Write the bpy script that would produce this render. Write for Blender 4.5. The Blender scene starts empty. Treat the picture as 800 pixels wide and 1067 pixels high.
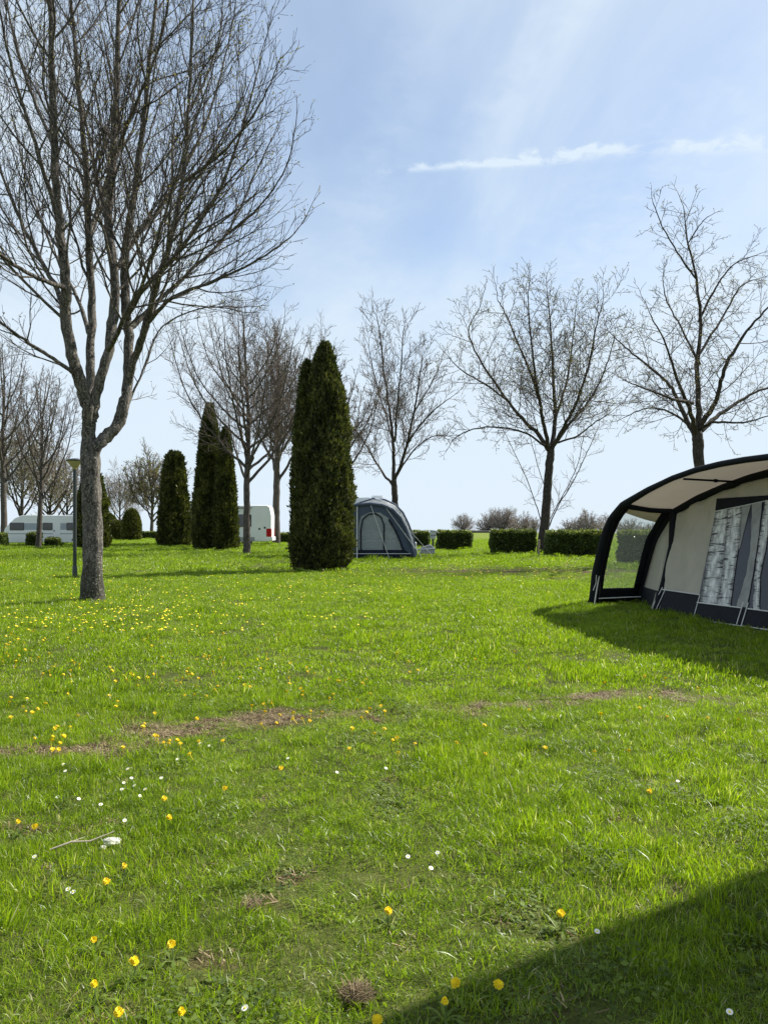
import bpy, math, random
import numpy as np
from mathutils import Vector, noise as mnoise
R = math.radians
scene = bpy.context.scene
COL = scene.collection
rng = np.random.default_rng(7)
random.seed(7)

# ---------------------------------------------------------------- camera
EYE = 1.6
cam_d = bpy.data.cameras.new("camera"); cam = bpy.data.objects.new("camera", cam_d); COL.objects.link(cam)
cam.location = (0, 0, EYE); cam.rotation_euler = (R(90), 0, 0)
cam_d.sensor_fit = 'HORIZONTAL'; cam_d.sensor_width = 36; cam_d.lens = 36
cam_d.shift_y = 16.5/800; cam_d.clip_start = 0.05; cam_d.clip_end = 9000
scene.camera = cam
# ---------------------------------------------------------------- light
SUN_DIR = Vector((0.858, 0.514, 0)).normalized()          # horizontal direction towards the sun
SUN_EL = R(42)
sd = bpy.data.lights.new("sun", 'SUN'); sun = bpy.data.objects.new("sun", sd); COL.objects.link(sun)
sd.energy = 5.0; sd.angle = R(0.6); sd.color = (1.0, 0.955, 0.88)
tow = Vector((SUN_DIR.x*math.cos(SUN_EL), SUN_DIR.y*math.cos(SUN_EL), math.sin(SUN_EL)))
sun.rotation_euler = tow.to_track_quat('Z', 'Y').to_euler()
sun.location = (20, 14, 30)
scene.view_settings.view_transform = 'Standard'
try: scene.view_settings.look = 'None'
except Exception: pass
scene.view_settings.exposure = 0.92
scene.view_settings.gamma = 1

w = bpy.data.worlds.new("World"); scene.world = w; w.use_nodes = True
wt = w.node_tree; wt.nodes.clear()
def N(t, typ, **kw):
    n = t.nodes.new(typ)
    for k, v in kw.items():
        if k == 'inp':
            for a, b in v.items(): n.inputs[a].default_value = b
        else: setattr(n, k, v)
    return n
def L(t, a, b): t.links.new(a, b)
def M_(t, op, a, b=None, c=None, clamp=False):
    n = t.nodes.new('ShaderNodeMath'); n.operation = op; n.use_clamp = clamp
    for i, v in enumerate((a, b, c)):
        if v is None: continue
        if isinstance(v, (int, float)): n.inputs[i].default_value = v
        else: t.links.new(v, n.inputs[i])
    return n.outputs[0]
sky = N(wt, 'ShaderNodeTexSky', sky_type='NISHITA', sun_disc=False)
sky.sun_elevation = SUN_EL; sky.sun_rotation = math.atan2(SUN_DIR.x, SUN_DIR.y)
sky.air_density = 1.0; sky.dust_density = 0.5; sky.ozone_density = 2.2; sky.altitude = 0
tc = N(wt, 'ShaderNodeTexCoord')
DIR = tc.outputs['Generated']
sep = N(wt, 'ShaderNodeSeparateXYZ'); L(wt, DIR, sep.inputs[0])
def vdot(vec):
    n = wt.nodes.new('ShaderNodeVectorMath'); n.operation = 'DOT_PRODUCT'
    L(wt, DIR, n.inputs[0]); n.inputs[1].default_value = vec
    return n.outputs['Value']
zz = M_(wt, 'ADD', M_(wt, 'MAXIMUM', sep.outputs[2], 0.0), 0.12)
cu = M_(wt, 'DIVIDE', sep.outputs[0], zz); cv = M_(wt, 'DIVIDE', sep.outputs[1], zz)
comb = N(wt, 'ShaderNodeCombineXYZ'); L(wt, cu, comb.inputs[0]); L(wt, cv, comb.inputs[1])
def cloud_noise(rot, scl, nscale, detail, dist, lo, hi, off=0):
    mp = N(wt, 'ShaderNodeMapping'); L(wt, comb.outputs[0], mp.inputs[0])
    mp.inputs['Rotation'].default_value = (0, 0, R(rot)); mp.inputs['Scale'].default_value = scl
    mp.inputs['Location'].default_value = (off, off*1.7, 0)
    nz = N(wt, 'ShaderNodeTexNoise'); L(wt, mp.outputs[0], nz.inputs[0])
    nz.inputs['Scale'].default_value = nscale; nz.inputs['Detail'].default_value = detail
    nz.inputs['Roughness'].default_value = 0.55; nz.inputs['Distortion'].default_value = dist
    mr = N(wt, 'ShaderNodeMapRange', interpolation_type='SMOOTHSTEP'); L(wt, nz.outputs[0], mr.inputs[0])
    mr.inputs[1].default_value = lo; mr.inputs[2].default_value = hi
    return mr.outputs[0], nz.outputs[0]
c1, _ = cloud_noise(35, (1.0, 0.33, 1), 1.5, 7, 0.5, 0.30, 0.72, 3.1)
c2, _ = cloud_noise(20, (1.0, 0.55, 1), 0.6, 6, 0.2, 0.34, 0.68, 8.3)
_, fine = cloud_noise(0, (1, 1, 1), 16, 5, 0.3, 0.4, 0.6, 1.0)
def streak(pa, pb, width, strength, soft_end=0.02, wob=0.6, lo=0.40, hi=0.66):
    da = Vector(((pa[0]-400)/800, 1, (550-pa[1])/800)).normalized(); db = Vector(((pb[0]-400)/800, 1, (550-pb[1])/800)).normalized()
    n = da.cross(db).normalized(); t = (db-da).normalized()
    d = M_(wt, 'ABSOLUTE', M_(wt, 'ADD', vdot(n), M_(wt, 'MULTIPLY', M_(wt, 'SUBTRACT', fine, 0.5), width*wob)))
    core = N(wt, 'ShaderNodeMapRange', interpolation_type='SMOOTHSTEP'); L(wt, d, core.inputs[0])
    core.inputs[1].default_value = width; core.inputs[2].default_value = 0.0
    a = vdot(t); ta, tb = da.dot(t), db.dot(t)
    m1 = N(wt, 'ShaderNodeMapRange', interpolation_type='SMOOTHSTEP'); L(wt, a, m1.inputs[0]); m1.inputs[1].default_value = ta-soft_end; m1.inputs[2].default_value = ta+soft_end
    m2 = N(wt, 'ShaderNodeMapRange', interpolation_type='SMOOTHSTEP'); L(wt, a, m2.inputs[0]); m2.inputs[1].default_value = tb+soft_end; m2.inputs[2].default_value = tb-soft_end
    brk = N(wt, 'ShaderNodeMapRange'); L(wt, fine, brk.inputs[0]); brk.inputs[1].default_value = lo; brk.inputs[2].default_value = hi
    v = M_(wt, 'MULTIPLY', M_(wt, 'MULTIPLY', core.outputs[0], m1.outputs[0]), M_(wt, 'MULTIPLY', m2.outputs[0], brk.outputs[0]))
    return M_(wt, 'MULTIPLY', v, strength)
cl = M_(wt, 'ADD', M_(wt, 'MULTIPLY', c1, 0.60), M_(wt, 'MULTIPLY', c2, 0.42))
for s in (streak((405, 177), (600, 165), 0.007, 0.65, .02, 1.8), streak((520, 169), (690, 152), 0.011, 0.75, .05, 2.6), streak((690, 156), (900, 146), 0.011, 0.7, .04, 2.4),
          streak((470, 175), (640, -40), 0.05, 0.36, 0.12, .5, 0, 1), streak((560, 330), (900, 60), 0.13, 0.42, 0.15, .5, 0, 1), streak((370, 300), (480, -60), 0.07, 0.26, 0.15, .5, 0, 1)):
    cl = M_(wt, 'ADD', cl, s)
# veil thickens towards the horizon and towards the sun
hz = N(wt, 'ShaderNodeMapRange', interpolation_type='SMOOTHSTEP'); L(wt, sep.outputs[2], hz.inputs[0]); hz.inputs[1].default_value = 0.45; hz.inputs[2].default_value = -0.03
cl = M_(wt, 'ADD', cl, M_(wt, 'MULTIPLY', hz.outputs[0], 0.75))
cl = M_(wt, 'MINIMUM', M_(wt, 'ADD', cl, 0.15), 0.97)
mixc = N(wt, 'ShaderNodeMix', data_type='RGBA'); L(wt, cl, mixc.inputs[0]); L(wt, sky.outputs[0], mixc.inputs[6])
mixc.inputs[7].default_value = (4.7, 5.45, 6.15, 1)
bg = N(wt, 'ShaderNodeBackground'); L(wt, mixc.outputs[2], bg.inputs[0]); bg.inputs[1].default_value = 0.085
wo = N(wt, 'ShaderNodeOutputWorld'); L(wt, bg.outputs[0], wo.inputs[0])

# ---------------------------------------------------------------- helpers
def tag(o, label=None, cat=None, group=None, kind=None):
    if label: o['label'] = label
    if cat: o['category'] = cat
    if group: o['group'] = group
    if kind: o['kind'] = kind
    return o
def empty(name, loc, rz=0, label=None, cat=None, group=None):
    o = bpy.data.objects.new(name, None); COL.objects.link(o); o.empty_display_size = 0.3
    o.location = loc; o.rotation_euler = (0, 0, rz); tag(o, label, cat, group); return o
def mesh_obj(name, verts, faces, mats, parent=None, midx=None, smooth=False, attrs=None):
    me = bpy.data.meshes.new(name)
    if isinstance(verts, np.ndarray) and isinstance(faces, np.ndarray):
        nv, (nf, k) = len(verts), faces.shape
        me.vertices.add(nv); me.vertices.foreach_set('co', verts.astype(np.float32).ravel())
        me.loops.add(nf*k); me.loops.foreach_set('vertex_index', faces.astype(np.int32).ravel())
        me.polygons.add(nf); me.polygons.foreach_set('loop_start', np.arange(0, nf*k, k, dtype=np.int32))
        me.update(calc_edges=True)
    else:
        me.from_pydata([tuple(v) for v in verts], [], [tuple(f) for f in faces]); me.update()
    for m in (mats if isinstance(mats, (list, tuple)) else [mats]): me.materials.append(m)
    if midx is not None: me.polygons.foreach_set('material_index', np.asarray(midx, dtype=np.int32))
    if smooth: me.polygons.foreach_set('use_smooth', np.ones(len(me.polygons), dtype=bool))
    if attrs:
        for an, (dom, arr) in attrs.items():
            a = me.attributes.new(an, 'FLOAT', dom); a.data.foreach_set('value', np.asarray(arr, dtype=np.float32))
    o = bpy.data.objects.new(name, me); COL.objects.link(o)
    if parent: o.parent = parent
    return o
def copy_tree(o, parent=None):
    c = o.copy(); COL.objects.link(c); c.parent = parent
    for ch in o.children: copy_tree(ch, c)
    return c

class MB:
    def __init__(s): s.v = []; s.f = []
    def add(s, vs, fs):
        b = len(s.v); s.v += [tuple(v) for v in vs]; s.f += [tuple(i+b for i in f) for f in fs]
    def box(s, x0, x1, y0, y1, z0, z1):
        s.add([(x0,y0,z0),(x1,y0,z0),(x1,y1,z0),(x0,y1,z0),(x0,y0,z1),(x1,y0,z1),(x1,y1,z1),(x0,y1,z1)],
              [(0,3,2,1),(4,5,6,7),(0,1,5,4),(1,2,6,5),(2,3,7,6),(3,0,4,7)])
    def prism(s, prof, y0, y1):         # profile in x,z extruded along y
        n = len(prof)
        s.add([(x, y0, z) for x, z in prof]+[(x, y1, z) for x, z in prof],
              [tuple(range(n)), tuple(range(2*n-1, n-1, -1))]+[(i, i+n, (i+1) % n+n, (i+1) % n) for i in range(n)])
    def tube(s, pts, rad, sides=10, cap=True):
        pts = [Vector(p) for p in pts]; n = len(pts)
        if isinstance(rad, (int, float)): rad = [rad]*n
        vs, fs = [], []
        up = None
        for i, p in enumerate(pts):
            d = (pts[min(i+1, n-1)]-pts[max(i-1, 0)]).normalized()
            if up is None: up = Vector((0, 0, 1)) if abs(d.z) < 0.9 else Vector((1, 0, 0))
            a = d.cross(up).normalized(); b = a.cross(d).normalized(); up = b
            for k in range(sides):
                t = 2*math.pi*k/sides
                vs.append(p+(a*math.cos(t)+b*math.sin(t))*rad[i])
        for i in range(n-1):
            for k in range(sides):
                k2 = (k+1) % sides
                fs.append((i*sides+k, i*sides+k2, (i+1)*sides+k2, (i+1)*sides+k))
        if cap: fs += [tuple(range(sides-1, -1, -1)), tuple(range((n-1)*sides, n*sides))]
        s.add(vs, fs)
    def lathe(s, prof, c=(0, 0, 0), sides=24, axis='z'):
        vs, fs = [], []
        for r, z in prof:
            for k in range(sides):
                t = 2*math.pi*k/sides
                if axis == 'z': vs.append((c[0]+r*math.cos(t), c[1]+r*math.sin(t), c[2]+z))
                else: vs.append((c[0]+r*math.cos(t), c[1]+z, c[2]+r*math.sin(t)))
        n = len(prof)
        for i in range(n-1):
            for k in range(sides): fs.append((i*sides+k, i*sides+(k+1) % sides, (i+1)*sides+(k+1) % sides, (i+1)*sides+k))
        fs += [tuple(range(sides-1, -1, -1)), tuple(range((n-1)*sides, n*sides))]
        s.add(vs, fs)
    def build(s, name, mat, parent=None, bevel=0, smooth=False, segs=2, angle=35):
        import bmesh
        o = mesh_obj(name, s.v, s.f, mat, parent)
        bm = bmesh.new(); bm.from_mesh(o.data); bmesh.ops.recalc_face_normals(bm, faces=bm.faces); bm.to_mesh(o.data); bm.free()
        if bevel:
            m = o.modifiers.new('bevel', 'BEVEL'); m.width = bevel; m.segments = segs; m.limit_method = 'ANGLE'; m.angle_limit = R(angle); m.harden_normals = True
            smooth = True
        if smooth:
            o.data.polygons.foreach_set('use_smooth', np.ones(len(o.data.polygons), dtype=bool))
            o.data.set_sharp_from_angle(angle=R(40))
        return o

# ---------------------------------------------------------------- terrain
def sstep(a, b, x): 
    t = np.clip((x-a)/(b-a), 0, 1); return t*t*(3-2*t)
def H(x, y):
    x = np.asarray(x, float); y = np.asarray(y, float)
    r = np.sqrt(x*x+y*y)
    h = 0.09*sstep(50, 66, y)*(1-sstep(-6, 4, x))*(1-sstep(120, 220, r))
    h = h-0.022*np.maximum(r-250, 0)*(r > 250)
    h = h+sstep(3, 8, r)*(1-sstep(60, 90, r))*(0.018*np.sin(x*0.9+1.3*np.sin(y*0.5))+0.014*np.sin(y*1.15+0.7*x))*0.8
    return h
def Hs(x, y): return float(H(x, y))
def G(px, Y): x = (px-400)/800*Y; return (x, Y, Hs(x, Y))
def P(px, py, Y): return Vector(((px-400)/800*Y, Y, EYE-(py-550)/800*Y))

def vnoise(x, y, s, seed=0.0):
    return np.array([mnoise.noise((float(a)*s+seed, float(b)*s-seed, seed*0.37)) for a, b in zip(x, y)])
def dpx(px, py): Y = 1280/(py-550); return ((px-400)/800*Y, Y)
BARE = []
for px, py, rx, ry, st in [(95,783,.36,.12,.95),(180,760,.34,.13,.8),(30,778,.25,.08,.55),(140,745,.28,.07,.5),(290,746,.18,.14,.95),(262,718,.16,.07,.45),
        (365,745,.22,.06,.6),(430,742,.2,.06,.55),(500,737,.28,.09,.85),(553,738,.2,.10,.85),(600,728,.3,.10,.8),(640,725,.4,.13,1),(700,731,.3,.09,.7),(745,735,.2,.07,.5),(630,795,.12,.05,.7),
        (60,862,.3,.07,.55),(120,815,.2,.06,.3),(265,945,.07,.04,.5),(370,1042,.05,.035,.9),(410,812,.12,.05,.4),
        (440,742,1.1,.05,.35),(210,755,1.0,.06,.4),(640,728,.9,.06,.45),
        (520,598,3.6,3.0,.42),(590,597,1.8,2.6,.5),(470,599,2.2,2.2,.38),(600,640,.5,.15,.3),(255,600,1.2,.3,.25)]:
    X, Y = dpx(px, py); BARE.append((X, Y, rx*(.8 if Y < 10 else 1.1), ry*(1.0 if Y < 10 else 1), st))
PATH = [(-20, 788), (30, 782), (95, 783), (140, 768), (180, 760), (240, 750), (290, 747), (365, 745), (430, 741), (500, 737), (553, 738), (600, 729), (640, 724), (720, 730), (790, 736)]
_r = random.Random(77)
for _ in range(190):
    t = _r.random()*(len(PATH)-1.001); i = int(t); f = t-i
    if _r.random() < .25 and i in (0, 1, 7, 8): continue
    px = PATH[i][0]+(PATH[i+1][0]-PATH[i][0])*f; py = PATH[i][1]+(PATH[i+1][1]-PATH[i][1])*f+_r.gauss(0, 5)
    X, Y = dpx(px, py); BARE.append((X, Y, _r.uniform(.04, .20), _r.uniform(.02, .06), _r.uniform(.35, .95)))
for _ in range(60):
    X, Y = dpx(_r.uniform(-20, 820), _r.uniform(690, 1060)); k = _r.uniform(.02, .06); BARE.append((X, Y, k*1.5, k, _r.uniform(.2, .6)))
def bare(x, y):
    x = np.asarray(x, float); y = np.asarray(y, float); m = np.zeros_like(x)
    idx = np.zeros(len(x), bool)
    for X, Y, rx, ry, st in BARE:
        q = ((x-X)/(rx*1.35))**2+((y-Y)/(ry*1.35))**2
        idx |= q < 3.2
    ii = np.where(idx)[0]
    if len(ii):
        n = vnoise(x[ii], y[ii], 6, 3.3)*0.55+vnoise(x[ii], y[ii], 19, 7.7)*0.45
        mm = np.zeros(len(ii))
        for X, Y, rx, ry, st in BARE:
            q = ((x[ii]-X)/(rx*1.35))**2+((y[ii]-Y)/(ry*1.35))**2
            mm = np.maximum(mm, st*np.clip(1.25-q*0.9+n*1.3, 0, 1))
        m[ii] = mm
    return m

# ---------------------------------------------------------------- materials
def newmat(name):
    m = bpy.data.materials.new(name); m.use_nodes = True; t = m.node_tree
    b = t.nodes['Principled BSDF']; return m, t, b
def ramp(t, fac, stops):
    n = t.nodes.new('ShaderNodeValToRGB'); L(t, fac, n.inputs[0]); e = n.color_ramp.elements
    while len(e) < len(stops): e.new(0.5)
    for i, (p, c) in enumerate(stops): e[i].position = p; e[i].color = (*c, 1)
    return n.outputs[0]
def noise_n(t, scale, detail=4, rough=0.55, vec=None, dist=0):
    n = t.nodes.new('ShaderNodeTexNoise'); n.inputs['Scale'].default_value = scale; n.inputs['Detail'].default_value = detail
    n.inputs['Roughness'].default_value = rough; n.inputs['Distortion'].default_value = dist
    if vec is not None: L(t, vec, n.inputs[0])
    return n.outputs[0]
def obj_co(t, scale=None):
    c = t.nodes.new('ShaderNodeTexCoord'); o = c.outputs['Object']
    if scale:
        m = t.nodes.new('ShaderNodeMapping'); L(t, o, m.inputs[0]); m.inputs['Scale'].default_value = scale; o = m.outputs[0]
    return o
def geo_pos(t): return t.nodes.new('ShaderNodeNewGeometry').outputs['Position']
def bump(t, b, h, strength=0.5, dist=0.01):
    n = t.nodes.new('ShaderNodeBump'); L(t, h, n.inputs['Height']); n.inputs['Strength'].default_value = strength; n.inputs['Distance'].default_value = dist
    L(t, n.outputs[0], b.inputs['Normal'])
def simple(name, col, rough=0.6, metal=0, var=0.12, vscale=3, bmp=0, bscale=60, spec=0.5):
    m, t, b = newmat(name); c = obj_co(t)
    n = noise_n(t, vscale, 5, 0.6, c)
    lo = tuple(x*(1-var) for x in col); hi = tuple(min(1, x*(1+var)) for x in col)
    L(t, ramp(t, n, [(0.3, lo), (0.7, hi)]), b.inputs['Base Color'])
    b.inputs['Roughness'].default_value = rough; b.inputs['Metallic'].default_value = metal
    b.inputs['Specular IOR Level'].default_value = spec
    if bmp: bump(t, b, noise_n(t, bscale, 3, 0.6, c), bmp, 0.004)
    return m
def leafy(name, stops, rough=0.5, trans=0.35, tint=1.5, patch=None, spec=0.4):
    """foliage / grass: per face 'rnd' attribute picks the colour, translucent"""
    m, t, b = newmat(name)
    a = t.nodes.new('ShaderNodeAttribute'); a.attribute_name = 'rnd'
    fac = a.outputs['Fac']
    if patch:
        p = geo_pos(t); n = noise_n(t, patch[0], 3, 0.6, p); n2 = noise_n(t, patch[0]*7, 2, 0.5, p)
        k = M_(t, 'ADD', M_(t, 'MULTIPLY', M_(t, 'SUBTRACT', n, 0.5), patch[1]), M_(t, 'MULTIPLY', M_(t, 'SUBTRACT', n2, 0.5), patch[1]*0.6))
        k = M_(t, 'MULTIPLY', k, M_(t, 'LESS_THAN', fac, 0.9))
        fac = M_(t, 'ADD', fac, k)
    c = ramp(t, fac, stops); L(t, c, b.inputs['Base Color'])
    b.inputs['Roughness'].default_value = rough; b.inputs['Specular IOR Level'].default_value = spec
    tr = t.nodes.new('ShaderNodeBsdfTranslucent')
    mu = t.nodes.new('ShaderNodeMix'); mu.data_type = 'RGBA'; mu.blend_type = 'MULTIPLY'; mu.inputs[0].default_value = 1
    L(t, c, mu.inputs[6]); mu.inputs[7].default_value = (tint*.97, tint*1.06, tint*0.40, 1); L(t, mu.outputs[2], tr.inputs[0])
    mx = t.nodes.new('ShaderNodeMixShader'); mx.inputs[0].default_value = trans
    L(t, b.outputs[0], mx.inputs[1]); L(t, tr.outputs[0], mx.inputs[2])
    L(t, mx.outputs[0], t.nodes['Material Output'].inputs[0])
    return m
def bark(name, dark, light, scale=1.0, moss=None, lichen=0.0):
    m, t, b = newmat(name); c = obj_co(t, (1, 1, 0.28)); c2 = obj_co(t)
    n1 = noise_n(t, 14*scale, 6, 0.7, c, 0.6); n2 = noise_n(t, 3.5*scale, 4, 0.6, c2)
    vo = t.nodes.new('ShaderNodeTexVoronoi'); vo.feature = 'DISTANCE_TO_EDGE'; vo.inputs['Scale'].default_value = 16*scale
    mp = t.nodes.new('ShaderNodeMapping'); L(t, c, mp.inputs[0]); ad = t.nodes.new('ShaderNodeVectorMath'); ad.operation = 'ADD'
    nn = t.nodes.new('ShaderNodeTexNoise'); nn.inputs['Scale'].default_value = 9*scale; L(t, c2, nn.inputs[0])
    sc = t.nodes.new('ShaderNodeVectorMath'); sc.operation = 'SCALE'; sc.inputs['Scale'].default_value = 0.12; L(t, nn.outputs['Color'], sc.inputs[0])
    L(t, c, ad.inputs[0]); L(t, sc.outputs[0], ad.inputs[1]); L(t, ad.outputs[0], vo.inputs['Vector'])
    crack = t.nodes.new('ShaderNodeMapRange'); L(t, vo.outputs['Distance'], crack.inputs[0]); crack.inputs[1].default_value = 0.0; crack.inputs[2].default_value = 0.16
    n9 = noise_n(t, 38*scale, 4, 0.7, c, 0.3)
    hgt = M_(t, 'ADD', M_(t, 'MULTIPLY', crack.outputs[0], 0.22), M_(t, 'ADD', M_(t, 'MULTIPLY', n1, 0.48), M_(t, 'MULTIPLY', n9, 0.34)))
    col = ramp(t, M_(t, 'ADD', M_(t, 'MULTIPLY', hgt, 0.75), M_(t, 'MULTIPLY', n2, 0.25)), [(0.38, dark), (0.52, tuple(a*.65+bb*.35 for a, bb in zip(dark, light))), (0.74, light)])
    if moss:
        sp = t.nodes.new('ShaderNodeSeparateXYZ'); L(t, obj_co(t), sp.inputs[0])
        mr = t.nodes.new('ShaderNodeMapRange'); L(t, M_(t, 'ADD', sp.outputs[2], M_(t, 'MULTIPLY', n2, -0.9)), mr.inputs[0]); mr.inputs[1].default_value = 0.35; mr.inputs[2].default_value = -0.2
        mx = t.nodes.new('ShaderNodeMix'); mx.data_type = 'RGBA'; L(t, M_(t, 'MULTIPLY', mr.outputs[0], 0.8), mx.inputs[0]); L(t, col, mx.inputs[6]); mx.inputs[7].default_value = (*moss, 1); col = mx.outputs[2]
    if lichen:
        n3 = noise_n(t, 22, 3, 0.6, c2); mr = t.nodes.new('ShaderNodeMapRange'); L(t, n3, mr.inputs[0]); mr.inputs[1].default_value = 0.58; mr.inputs[2].default_value = 0.64
        mx = t.nodes.new('ShaderNodeMix'); mx.data_type = 'RGBA'; L(t, M_(t, 'MULTIPLY', mr.outputs[0], lichen), mx.inputs[0]); L(t, col, mx.inputs[6]); mx.inputs[7].default_value = (.42, .40, .33, 1); col = mx.outputs[2]
    L(t, col, b.inputs['Base Color']); b.inputs['Roughness'].default_value = 0.9; b.inputs['Specular IOR Level'].default_value = 0.2
    bump(t, b, hgt, 1.0, 0.03)
    return m

M = {}
M['grass'] = leafy('grass', [(0.0, (.055, .085, .009)), (0.35, (.143, .222, .009)), (0.66, (.234, .322, .012)), (0.90, (.31, .365, .030)), (0.94, (.36, .33, .16)), (1.0, (.50, .46, .30))],
                   rough=0.38, trans=0.50, tint=1.5, patch=(1.1, 0.8), spec=0.5)
M['weed'] = leafy('weed', [(0.0, (.045, .075, .010)), (0.6, (.10, .15, .015)), (1.0, (.17, .22, .03))], rough=0.75, trans=0.3, patch=(1.3, 0.5))
M['straw'] = leafy('straw', [(0.0, (.07, .045, .022)), (0.5, (.15, .105, .052)), (1.0, (.36, .28, .15))], rough=0.8, trans=0.1, tint=1.0)
M['thuja'] = leafy('thuja', [(0.0, (.016, .022, .008)), (0.4, (.052, .062, .017)), (0.75, (.108, .113, .029)), (1.0, (.20, .18, .06))], rough=0.6, trans=0.18, patch=(1.6, 0.6), spec=0.3)
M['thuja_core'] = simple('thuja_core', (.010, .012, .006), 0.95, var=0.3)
M['hedge'] = leafy('hedge', [(0.0, (.024, .042, .012)), (0.5, (.070, .105, .022)), (0.8, (.15, .19, .04)), (1.0, (.38, .38, .14))], rough=0.4, trans=0.2, patch=(2, 0.4), spec=0.5)
M['bush'] = leafy('bush', [(0.0, (.015, .03, .008)), (0.5, (.035, .065, .014)), (1.0, (.10, .13, .03))], rough=0.6, trans=0.2, patch=(1.2, 0.5))
M['bark_big'] = bark('bark_big', (.016, .013, .011), (.20, .18, .155), 1.0, moss=(.03, .03, .018), lichen=0.45)
M['bark'] = bark('bark', (.016, .013, .010), (.10, .085, .07), 0.8)
M['bark_pale'] = bark('bark_pale', (.032, .027, .022), (.15, .13, .11), 0.8)
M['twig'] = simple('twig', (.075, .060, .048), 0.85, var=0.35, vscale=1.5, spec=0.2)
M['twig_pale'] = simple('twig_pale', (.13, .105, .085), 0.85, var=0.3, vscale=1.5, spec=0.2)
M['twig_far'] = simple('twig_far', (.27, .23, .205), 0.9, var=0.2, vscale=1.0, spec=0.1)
M['bud'] = leafy('bud', [(0.0, (.10, .09, .06)), (0.6, (.17, .15, .09)), (1.0, (.26, .24, .13))], rough=0.6, trans=0.35)
M['budleaf'] = leafy('budleaf', [(0.0, (.10, .09, .03)), (0.6, (.20, .18, .06)), (1.0, (.30, .28, .10))], rough=0.6, trans=0.4)
M['conifer'] = leafy('conifer', [(0.0, (.07, .065, .04)), (0.5, (.14, .125, .07)), (1.0, (.22, .19, .10))], rough=0.7, trans=0.15, patch=(.5, .5))

# ground
def ground_mat():
    m, t, b = newmat('lawn_ground'); p = geo_pos(t)
    a = t.nodes.new('ShaderNodeAttribute'); a.attribute_name = 'bare'
    n1 = noise_n(t, 0.35, 5, 0.6, p); n2 = noise_n(t, 9, 6, 0.7, p); n3 = noise_n(t, 60, 4, 0.7, p)
    g = ramp(t, M_(t, 'ADD', M_(t, 'MULTIPLY', n1, 0.45), M_(t, 'MULTIPLY', n2, 0.55)), [(0.3, (.065, .085, .016)), (0.5, (.125, .165, .018)), (0.7, (.20, .24, .03))])
    n4 = noise_n(t, 23, 5, 0.75, p)
    d = ramp(t, M_(t, 'ADD', M_(t, 'MULTIPLY', n4, 0.6), M_(t, 'MULTIPLY', n3, 0.4)), [(0.3, (.032, .023, .012)), (0.5, (.09, .064, .032)), (0.72, (.22, .165, .085))])
    mx = t.nodes.new('ShaderNodeMix'); mx.data_type = 'RGBA'
    mr = t.nodes.new('ShaderNodeMapRange'); L(t, a.outputs['Fac'], mr.inputs[0]); mr.inputs[1].default_value = 0.12; mr.inputs[2].default_value = 0.55
    L(t, mr.outputs[0], mx.inputs[0]); L(t, g, mx.inputs[6]); L(t, d, mx.inputs[7])
    # under the blades the lawn is dark thatch and soil; the open field far away is one green sheet
    th = ramp(t, M_(t, 'ADD', M_(t, 'MULTIPLY', n2, 0.5), M_(t, 'MULTIPLY', n3, 0.5)), [(0.35, (.030, .038, .010)), (0.5, (.07, .085, .018)), (0.68, (.15, .15, .05))])
    ln = t.nodes.new('ShaderNodeVectorMath'); ln.operation = 'LENGTH'; L(t, p, ln.inputs[0])
    fr = t.nodes.new('ShaderNodeMapRange'); L(t, ln.outputs['Value'], fr.inputs[0]); fr.inputs[1].default_value = 30; fr.inputs[2].default_value = 85
    mg = t.nodes.new('ShaderNodeMix'); mg.data_type = 'RGBA'; L(t, fr.outputs[0], mg.inputs[0]); L(t, th, mg.inputs[6]); L(t, g, mg.inputs[7]); L(t, mg.outputs[2], mx.inputs[6])
    L(t, mx.outputs[2], b.inputs['Base Color']); b.inputs['Roughness'].default_value = 0.95; b.inputs['Specular IOR Level'].default_value = 0.1
    bump(t, b, M_(t, 'ADD', n2, n3), 0.7, 0.03)
    return m
def spread(a, b, step, lo, hi, g=1.18):
    mid = list(np.arange(a, b+1e-6, step)); s = step; x = mid[-1]; up = []
    while x < hi: s = min(s*g, 120); x += s; up.append(x)
    s = step; x = mid[0]; dn = []
    while x > lo: s = min(s*g, 120); x -= s; dn.append(x)
    return np.array(dn[::-1]+mid+up)
gx = spread(-7, 7, 0.07, -3000, 3000, 1.06); gy = spread(2.0, 8.5, 0.05, -300, 3500, 1.05)
XX, YY = np.meshgrid(gx, gy); nx, ny = len(gx), len(gy)
vx, vy = XX.ravel(), YY.ravel()
gb = np.zeros(len(vx)); sel = (np.abs(vx) < 20) & (vy > 1) & (vy < 45); gb[sel] = bare(vx[sel], vy[sel])
gv = np.stack([vx, vy, H(vx, vy)-0.012*gb], 1)
ii = np.arange(nx*ny).reshape(ny, nx)
gf = np.stack([ii[:-1, :-1].ravel(), ii[:-1, 1:].ravel(), ii[1:, 1:].ravel(), ii[1:, :-1].ravel()], 1)
ground = mesh_obj('ground', gv, gf, ground_mat(), smooth=True, attrs={'bare': ('POINT', gb)}); tag(ground, kind='structure')

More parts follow.
